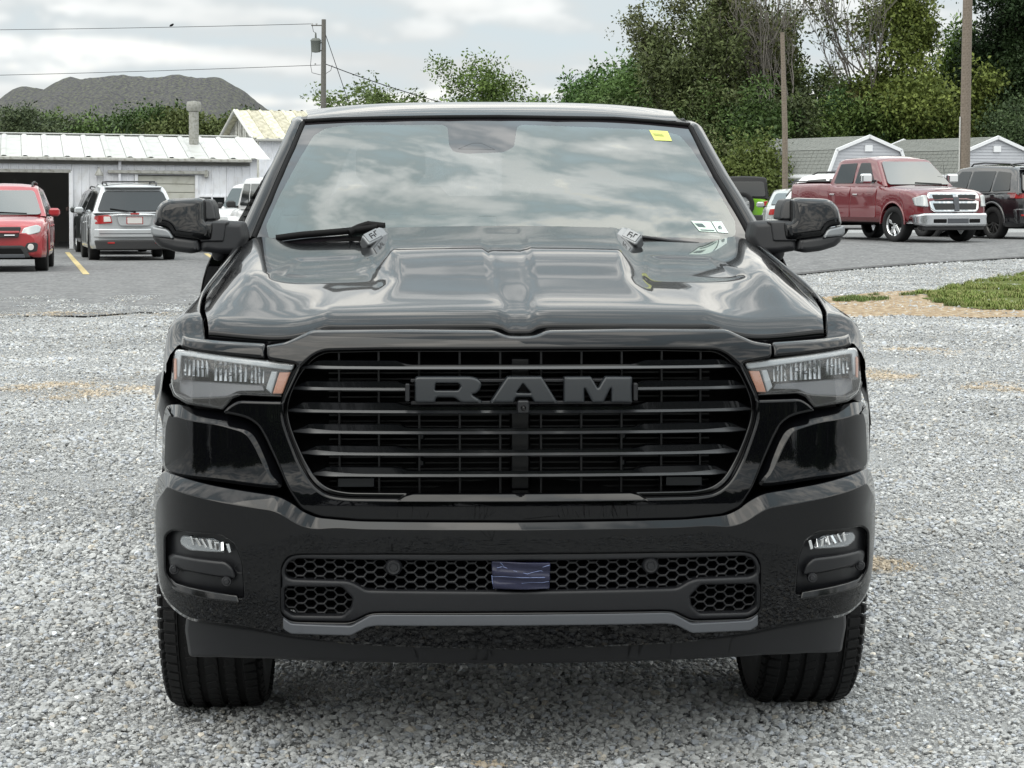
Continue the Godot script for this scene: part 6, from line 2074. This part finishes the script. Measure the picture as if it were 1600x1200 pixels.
func grow(t: Tris, rng: RandomNumberGenerator, p: Vector3, d: Vector3, l: float, r: float, depth: int, s: Dictionary, ends: Array) -> void:
	var path := [p]
	var radii := [r]
	var q := p
	var dd := d
	var n := 4
	for i in n:
		dd = (dd + Vector3(rng.randfn(), rng.randfn() * .6, rng.randfn()) * s.wobble + Vector3.UP * s.lift).normalized()
		q += dd * l / n
		path.append(q)
		radii.append(r * lerpf(1.0, .62, (i + 1.0) / n))
		if depth <= s.leafy: ends.append([q, depth])
	for i in radii.size(): radii[i] = maxf(radii[i], s.get("least", .006))
	t.tube(path, radii, 7 if depth > 2 else 4, false)
	if depth == 0: return
	var kids: int = s.kids + (1 if depth == s.depth else 0)
	for k in kids:
		var f := rng.randf_range(.45, 1.0) if k > 0 else 1.0
		var i := clampi(int(f * n), 1, n)
		var axis := dd.cross(Vector3(rng.randfn(), rng.randfn(), rng.randfn())).normalized()
		var nd := dd.rotated(axis, rng.randf_range(.3, 1.0) * s.spread * (0.4 if k == 0 else 1.0))
		grow(t, rng, path[i], nd, l * rng.randf_range(.62, .86), radii[i] * rng.randf_range(.58, .78), depth - 1, s, ends)

func tree(called: String, at: Vector3, height: float, sd: int, s: Dictionary, label: String, category := "tree", group := "") -> void:
	var o := thing(called, at, 0, label, category, group)
	var rng := RandomNumberGenerator.new()
	rng.seed = sd
	var t := Tris.new()
	var ends := []
	for k in s.get("stems", 1):
		var lean := Vector3(rng.randfn() * s.get("splay", .05), 1, rng.randfn() * s.get("splay", .05)).normalized()
		grow(t, rng, Vector3(rng.randfn(), 0, rng.randfn()) * s.get("base", 0.0), lean, height * s.get("bole", .34), height * s.get("girth", .017), s.depth, s, ends)
	var top := .1
	for e in ends: top = maxf(top, e[0].y)
	var k := height / top
	for i in t.v.size(): t.v[i] = t.v[i] * Vector3(k * s.get("wide", 1.0), k, k * s.get("wide", 1.0))
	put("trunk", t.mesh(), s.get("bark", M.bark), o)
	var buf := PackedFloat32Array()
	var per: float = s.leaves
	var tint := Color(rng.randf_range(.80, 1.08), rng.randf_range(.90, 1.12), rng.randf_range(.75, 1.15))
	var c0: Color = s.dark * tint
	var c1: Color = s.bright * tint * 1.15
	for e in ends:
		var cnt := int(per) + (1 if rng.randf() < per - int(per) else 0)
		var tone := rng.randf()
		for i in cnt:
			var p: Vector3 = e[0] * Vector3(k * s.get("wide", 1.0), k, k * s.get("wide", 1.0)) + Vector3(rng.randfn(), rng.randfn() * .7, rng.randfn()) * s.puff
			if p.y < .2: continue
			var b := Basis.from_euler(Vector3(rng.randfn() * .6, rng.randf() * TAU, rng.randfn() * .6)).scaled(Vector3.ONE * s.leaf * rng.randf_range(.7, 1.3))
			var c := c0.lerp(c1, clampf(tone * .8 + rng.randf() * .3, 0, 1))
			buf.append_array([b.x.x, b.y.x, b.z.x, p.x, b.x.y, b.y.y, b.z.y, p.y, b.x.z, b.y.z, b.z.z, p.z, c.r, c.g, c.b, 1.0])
	if buf.is_empty(): return
	var mm := MultiMesh.new()
	mm.transform_format = MultiMesh.TRANSFORM_3D
	mm.use_colors = true
	mm.mesh = leaf_meshes[sd % leaf_meshes.size()]
	mm.instance_count = buf.size() / 16
	mm.buffer = buf
	var c := MultiMeshInstance3D.new()
	c.name = "crown"
	c.multimesh = mm
	c.material_override = M.leaf
	c.set_meta("kind", "stuff")
	o.add_child(c)

func trees() -> void:
	M.bark = grained(mat(lin(.085, .075, .062), .9), M.streak, 1.0)
	M.bark_grey = grained(mat(lin(.17, .155, .14), .9), M.streak, 1.0)
	M.leaf = mat(Color.WHITE, .55, 0, .3)
	M.leaf.vertex_color_use_as_albedo = true
	M.leaf.backlight_enabled = true
	M.leaf.backlight = Color(.35, .35, .35)
	for i in 4: leaf_meshes.append(leaf_cluster(100 + i, 1.0 + .3 * (i % 2)))
	var olive := {"depth": 5, "kids": 3, "wobble": .16, "lift": .05, "spread": .85, "leafy": 2, "leaves": 1.5, "puff": .26, "leaf": .62, "dark": Color(.048, .060, .025), "bright": Color(.118, .148, .056), "girth": .016, "wide": .72}
	var fresh := olive.duplicate()
	fresh.merge({"dark": Color(.055, .092, .022), "bright": Color(.15, .21, .055), "leaves": 1.7}, true)
	var deep := olive.duplicate()
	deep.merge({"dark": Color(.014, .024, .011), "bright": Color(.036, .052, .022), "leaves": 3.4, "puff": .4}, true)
	var bare := olive.duplicate()
	bare.merge({"leaves": .10, "leafy": 1, "depth": 5, "kids": 3, "least": .014, "wide": .8, "bark": M.bark_grey, "spread": .62, "lift": .10, "dark": Color(.05, .06, .02), "bright": Color(.10, .10, .04)}, true)
	var thin := olive.duplicate()
	thin.merge({"leaves": .9, "bark": M.bark_grey, "dark": Color(.045, .052, .022), "bright": Color(.10, .105, .045)}, true)
	var bush := {"depth": 3, "kids": 3, "wobble": .25, "lift": .04, "spread": .9, "leafy": 2, "leaves": 7.0, "puff": .42, "leaf": .60, "dark": Color(.026, .042, .017), "bright": Color(.078, .108, .036), "stems": 4, "splay": .5, "base": .5, "girth": .012, "bole": .30}
	var olive_bush := bush.duplicate()
	olive_bush.merge({"dark": Color(.050, .068, .023), "bright": Color(.125, .15, .05)}, true)
	# [x pixel is only a note], x, z, height, seed, kind, label
	var row := [
		["tall_tree", -0.0, 0, 0, 0, olive, ""],
	]
	var at := func(px: float, d: float) -> Vector3: return g3((px - 800.0) / 3550.0 * d, -d)
	tree("olive_tree", at.call(1075, 96), 10.2, 5, thin, "sparse olive tree with long bare limbs reaching left over the pickup's roof")
	tree("olive_tree", at.call(1135, 99), 12.4, 6, olive, "tall full olive-green tree just left of the bare wooden post")
	tree("olive_tree", at.call(1200, 104), 9.4, 17, olive, "tall olive tree with its crown right behind the bare wooden post's top")
	tree("bare_tree", at.call(1262, 96), 12.2, 23, bare, "half-dead tree with bare grey twigs, right of the wooden post")
	tree("bare_tree", at.call(1330, 99), 12.6, 31, bare, "half-dead tall tree with fine bare branches behind the first shed's ridge")
	tree("olive_tree", at.call(1300, 99), 6.4, 41, thin, "thin-leaved lower tree in front of the half-dead ones")
	tree("olive_tree", at.call(1370, 99), 6.2, 42, olive, "lower olive tree behind the right end of the first shed's roof")
	tree("green_tree", at.call(1452, 99), 10.6, 52, fresh, "bright green tree with gaps of sky, left of the thick utility pole")
	tree("green_tree", at.call(1518, 103), 9.0, 57, fresh, "fresh green tree partly behind the thick utility pole")
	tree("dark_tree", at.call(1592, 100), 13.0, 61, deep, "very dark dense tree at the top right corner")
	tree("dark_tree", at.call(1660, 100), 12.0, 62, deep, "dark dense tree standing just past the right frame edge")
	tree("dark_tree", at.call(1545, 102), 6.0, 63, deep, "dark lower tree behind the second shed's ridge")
	var bushes := [[1030, 92, 5.0, 0, "dark bush just right of the pickup's roof"], [1085, 90, 5.4, 0, "dark bush between the pickup's pillar and the lime off-roader"], [1130, 88, 4.6, 1, "olive bush above the lime green off-road car"], [1175, 87, 5.6, 0, "dark bush rising left of the bare wooden post"], [1190, 84, 3.4, 1, "small olive bush at the near corner of the first shed"], [1235, 93, 5.8, 0, "dark bush behind the first shed's left eave"], [1290, 95, 5.4, 0, "dark bush behind the middle of the first shed's roof"], [1345, 92, 5.0, 1, "olive bush over the first shed's ridge"], [1400, 94, 5.6, 0, "dark bush in the gap between the two sheds"], [1440, 92, 5.0, 1, "green bush above the left slope of the second shed"], [1490, 95, 5.6, 0, "dark bush directly behind the thick utility pole"], [1560, 93, 5.0, 0, "dark bush behind the second shed's gable"], [1610, 90, 5.4, 0, "dark bush at the right frame edge above the second shed"]]
	for b in bushes:
		tree("bush", at.call(b[0], b[1] + 5.0), b[2], int(b[0]), olive_bush if b[3] else bush, b[4], "bush")
	# trees behind the middle of the picture
	var mid_ := fresh.duplicate()
	mid_.merge({"depth": 4, "leaves": 4.0, "puff": .38, "leaf": .7, "dark": Color(.045, .072, .020), "bright": Color(.115, .16, .045), "bole": .40, "lift": .02, "spread": 1.0, "wide": 1.7}, true)
	tree("spreading_tree", at.call(690, 118), 7.4, 71, mid_, "round green tree above the left half of the pickup's roof")
	tree("spreading_tree", at.call(765, 116), 8.3, 74, mid_, "open spreading tree with tufted twigs above the pickup's roof")
	tree("spreading_tree", at.call(925, 112), 7.4, 77, mid_, "low green tree above the right half of the pickup's roof")
	tree("spreading_tree", at.call(985, 108), 7.2, 79, mid_, "low green tree between the roof and the sparse olive tree")
	# far belt on the left, before the heap
	var far := bush.duplicate()
	far.merge({"depth": 3, "stems": 3, "leaves": 12.0, "puff": .38, "leaf": .75, "dark": Color(.045, .068, .026), "bright": Color(.105, .145, .050), "splay": .25, "base": .8}, true)
	var far2 := far.duplicate()
	far2.merge({"dark": Color(.034, .054, .026), "bright": Color(.078, .108, .044)}, true)
	var belt := [[28, 150, 6.3, 0], [62, 140, 6.4, 1], [98, 150, 6.5, 0], [132, 140, 5.8, 0], [168, 142, 5.6, 1], [205, 150, 5.9, 0], [238, 145, 6.7, 1], [272, 150, 6.4, 0], [300, 142, 6.3, 0], [335, 150, 5.8, 1], [362, 146, 5.8, 0], [392, 150, 6.4, 1], [425, 150, 5.8, 0], [455, 150, 5.8, 1], [482, 150, 5.2, 0], [215, 125, 3.9, 0], [265, 125, 3.5, 1], [320, 126, 3.8, 0], [120, 125, 4.0, 1], [-10, 145, 5.5, 1]]
	var names := ["leftmost full tree under the grey heap", "dark tree at the left foot of the grey heap", "tall green tree third from the left under the heap", "green tree before the left shoulder of the heap", "dark tree before the middle of the heap", "green tree left of the heap's peak line", "tallest dark tree in front of the heap", "green tree left of the barn flue", "green tree straight behind the barn flue", "dark tree right of the barn flue", "green tree above the tall metal building's gable", "dark tree at the heap's right foot", "green tree just right of the heap", "dark tree left of the transformer pole", "low green tree beside the transformer pole", "low bush over the barn ridge, middle", "low dark bush over the barn ridge", "low bush over the barn ridge by the flue", "low dark bush over the left barn roof", "dark tree cut by the left frame edge"]
	for i in belt.size():
		var b: Array = belt[i]
		tree("far_tree", at.call(b[0], b[1]), b[2], 300 + i * 3, far2 if b[3] else far, names[i], "tree", "far trees before the grey heap")
	for q in [[508, 6.2, "leftmost small conifer right of the transformer pole"], [532, 7.0, "second small conifer right of the transformer pole"], [552, 7.1, "third small conifer right of the transformer pole"], [574, 7.2, "fourth small conifer, pointed, behind the roof's left end"], [590, 6.4, "last small conifer before the gap of open sky"]]:
		conifer(at.call(q[0], 165), q[1] * 1.0, int(q[0]), q[2])
	var hedge := bush.duplicate()
	hedge.merge({"puff": .8, "leaf": 1.2, "wide": 1.1}, true)
	var fi := -1
	var nth := ["seventh", "eighth", "ninth", "tenth", "eleventh", "twelfth", "thirteenth", "fourteenth", "fifteenth", "sixth", "fifth", "fourth", "sixteenth", "seventeenth", "rightmost"]
	# unseen trees added behind and beside the camera to darken the paint's reflections
	for q in [[-26, 36, 8.5, 5, hedge], [-19, 38, 8.0, 6, hedge], [-13, 40, 9.0, 7, hedge], [-7, 42, 8.4, 9, hedge], [-1, 43, 8.8, 11, hedge], [5, 42, 8.0, 13, hedge], [11, 40, 9.0, 17, hedge], [17, 38, 8.2, 21, hedge], [24, 36, 8.6, 22, hedge], [-31, 26, 8.8, 25, hedge], [-34, 15, 8.4, 26, hedge], [-35, 4, 9.0, 27, hedge], [30, 27, 8.8, 28, hedge], [33, 16, 8.4, 29, hedge], [34, 5, 9.0, 30, hedge]]:
		fi += 1
		tree("unseen_tree", Vector3(q[0], 0, q[1]), q[2], q[3] + 400, q[4], "%s unseen bushy tree added out of view to darken the reflections in the black paint" % nth[fi], "tree", "unseen trees added for the reflections")

func conifer(at: Vector3, h: float, sd: int, label: String) -> void:
	var o := thing("conifer", at, 0, label, "tree", "small conifers by the pole")
	var rng := RandomNumberGenerator.new()
	rng.seed = sd
	var t := Tris.new()
	t.tube([Vector3.ZERO, Vector3(0, h, 0)], [.12, .02], 6)
	put("trunk", t.mesh(), M.bark, o)
	var buf := PackedFloat32Array()
	for i in 420:
		var f := rng.randf()
		var r := (1.0 - f) * h * .20 * sqrt(rng.randf()) + .05
		var a := rng.randf() * TAU
		var b := Basis.from_euler(Vector3(rng.randfn() * .4, a, rng.randfn() * .4)).scaled(Vector3.ONE * rng.randf_range(.5, .9))
		var c := Color(.018, .03, .014).lerp(Color(.045, .062, .028), rng.randf())
		buf.append_array([b.x.x, b.y.x, b.z.x, cos(a) * r, b.x.y, b.y.y, b.z.y, f * h * .98 + .1, b.x.z, b.y.z, b.z.z, sin(a) * r, c.r, c.g, c.b, 1.0])
	var mm := MultiMesh.new()
	mm.transform_format = MultiMesh.TRANSFORM_3D
	mm.use_colors = true
	mm.mesh = leaf_meshes[1]
	mm.instance_count = 420
	mm.buffer = buf
	var c := MultiMeshInstance3D.new()
	c.name = "crown"
	c.multimesh = mm
	c.material_override = M.leaf
	c.set_meta("kind", "stuff")
	o.add_child(c)

func heap() -> void:
	# a bare mound of dark spoil far off; its outline in metres at 400 m
	var ridge := [[-96.222, 17.107, -89.49, 18.106, -87.221, 19.771, -85.204, 19.993, -81.85, 19.993, -79.934, 20.881, -77.124, 21.768, -75.451, 21.546, -72.655, 21.657, -70.414, 21.99, -68.174, 22.322, -65.383, 22.101, -62.029, 22.212, -59.233, 22.322, -54.765, 22.101, -52.534, 21.768, -49.188, 21.103, -46.409, 19.439, -44.304, 17.44, -41.415, 15.217, -36.953, 13.215]]
	var line := []
	for i in range(0, ridge[0].size(), 2): line.append([ridge[0][i], ridge[0][i + 1]])
	var n := FastNoiseLite.new()
	n.seed = 12
	n.frequency = .11
	n.fractal_octaves = 5
	var t := Tris.new()
	var rows := []
	for j in 33:
		var d := -60.0 + 120.0 * j / 32.0
		var r := []
		for i in 141:
			var x := lerpf(line[0][0], line[line.size() - 1][0], i / 140.0)
			var top := maxf(table_lin(line, x), 0.0)
			var slope := clampf(1.0 - pow(absf(d) / 60.0, 1.3), 0, 1)
			var y := top * slope
			y += n.get_noise_2d(x, d) * .9 * clampf(y / 8.0, 0, 1)
			y -= absf(n.get_noise_2d(x * 1.5 + 80, d * .35)) * 2.2 * clampf(y / 8.0, 0, 1) * (1 - slope) * 2.0
			r.append(Vector3(x, y - 1.0, -400 - d * -1.0))
		rows.append(r)
	t.grid(rows)
	for i in range(0, t.ix.size(), 3):
		var g := -(t.v[t.ix[i + 1]] - t.v[t.ix[i]]).cross(t.v[t.ix[i + 2]] - t.v[t.ix[i]])
		if g.y < 0:
			var h := t.ix[i + 1]
			t.ix[i + 1] = t.ix[i + 2]
			t.ix[i + 2] = h
	var spoil := noise_tex(512, .05, 6, [[0, lin(.035, .035, .040)], [.45, lin(.075, .075, .080)], [.60, lin(.11, .108, .106)], [.70, lin(.08, .09, .055)], [1, lin(.26, .25, .235)]], 71)
	struct("spoil_hill", t.mesh(), relief(grained(mat(Color.WHITE, .95, 0, .2), spoil, .045, true), M.bumpy, 30.0))

func _ready() -> void:
	camera_sky_and_sun()
	make_materials()
	ground()
	gravel()
	barn()
	tall_shed()
	garden_shed(Vector3(13.25, .0, -85.0), .436, 6.4, "grey gambrel-roofed shed with shuttered window behind the red pickup")
	garden_shed(Vector3(18.35, .0, -86.5), .436, 6.0, "grey gambrel-roofed shed farther right, behind the black car")
	poles_and_wires()
	heap()
	trees()
	parked_cars()
	pickup()
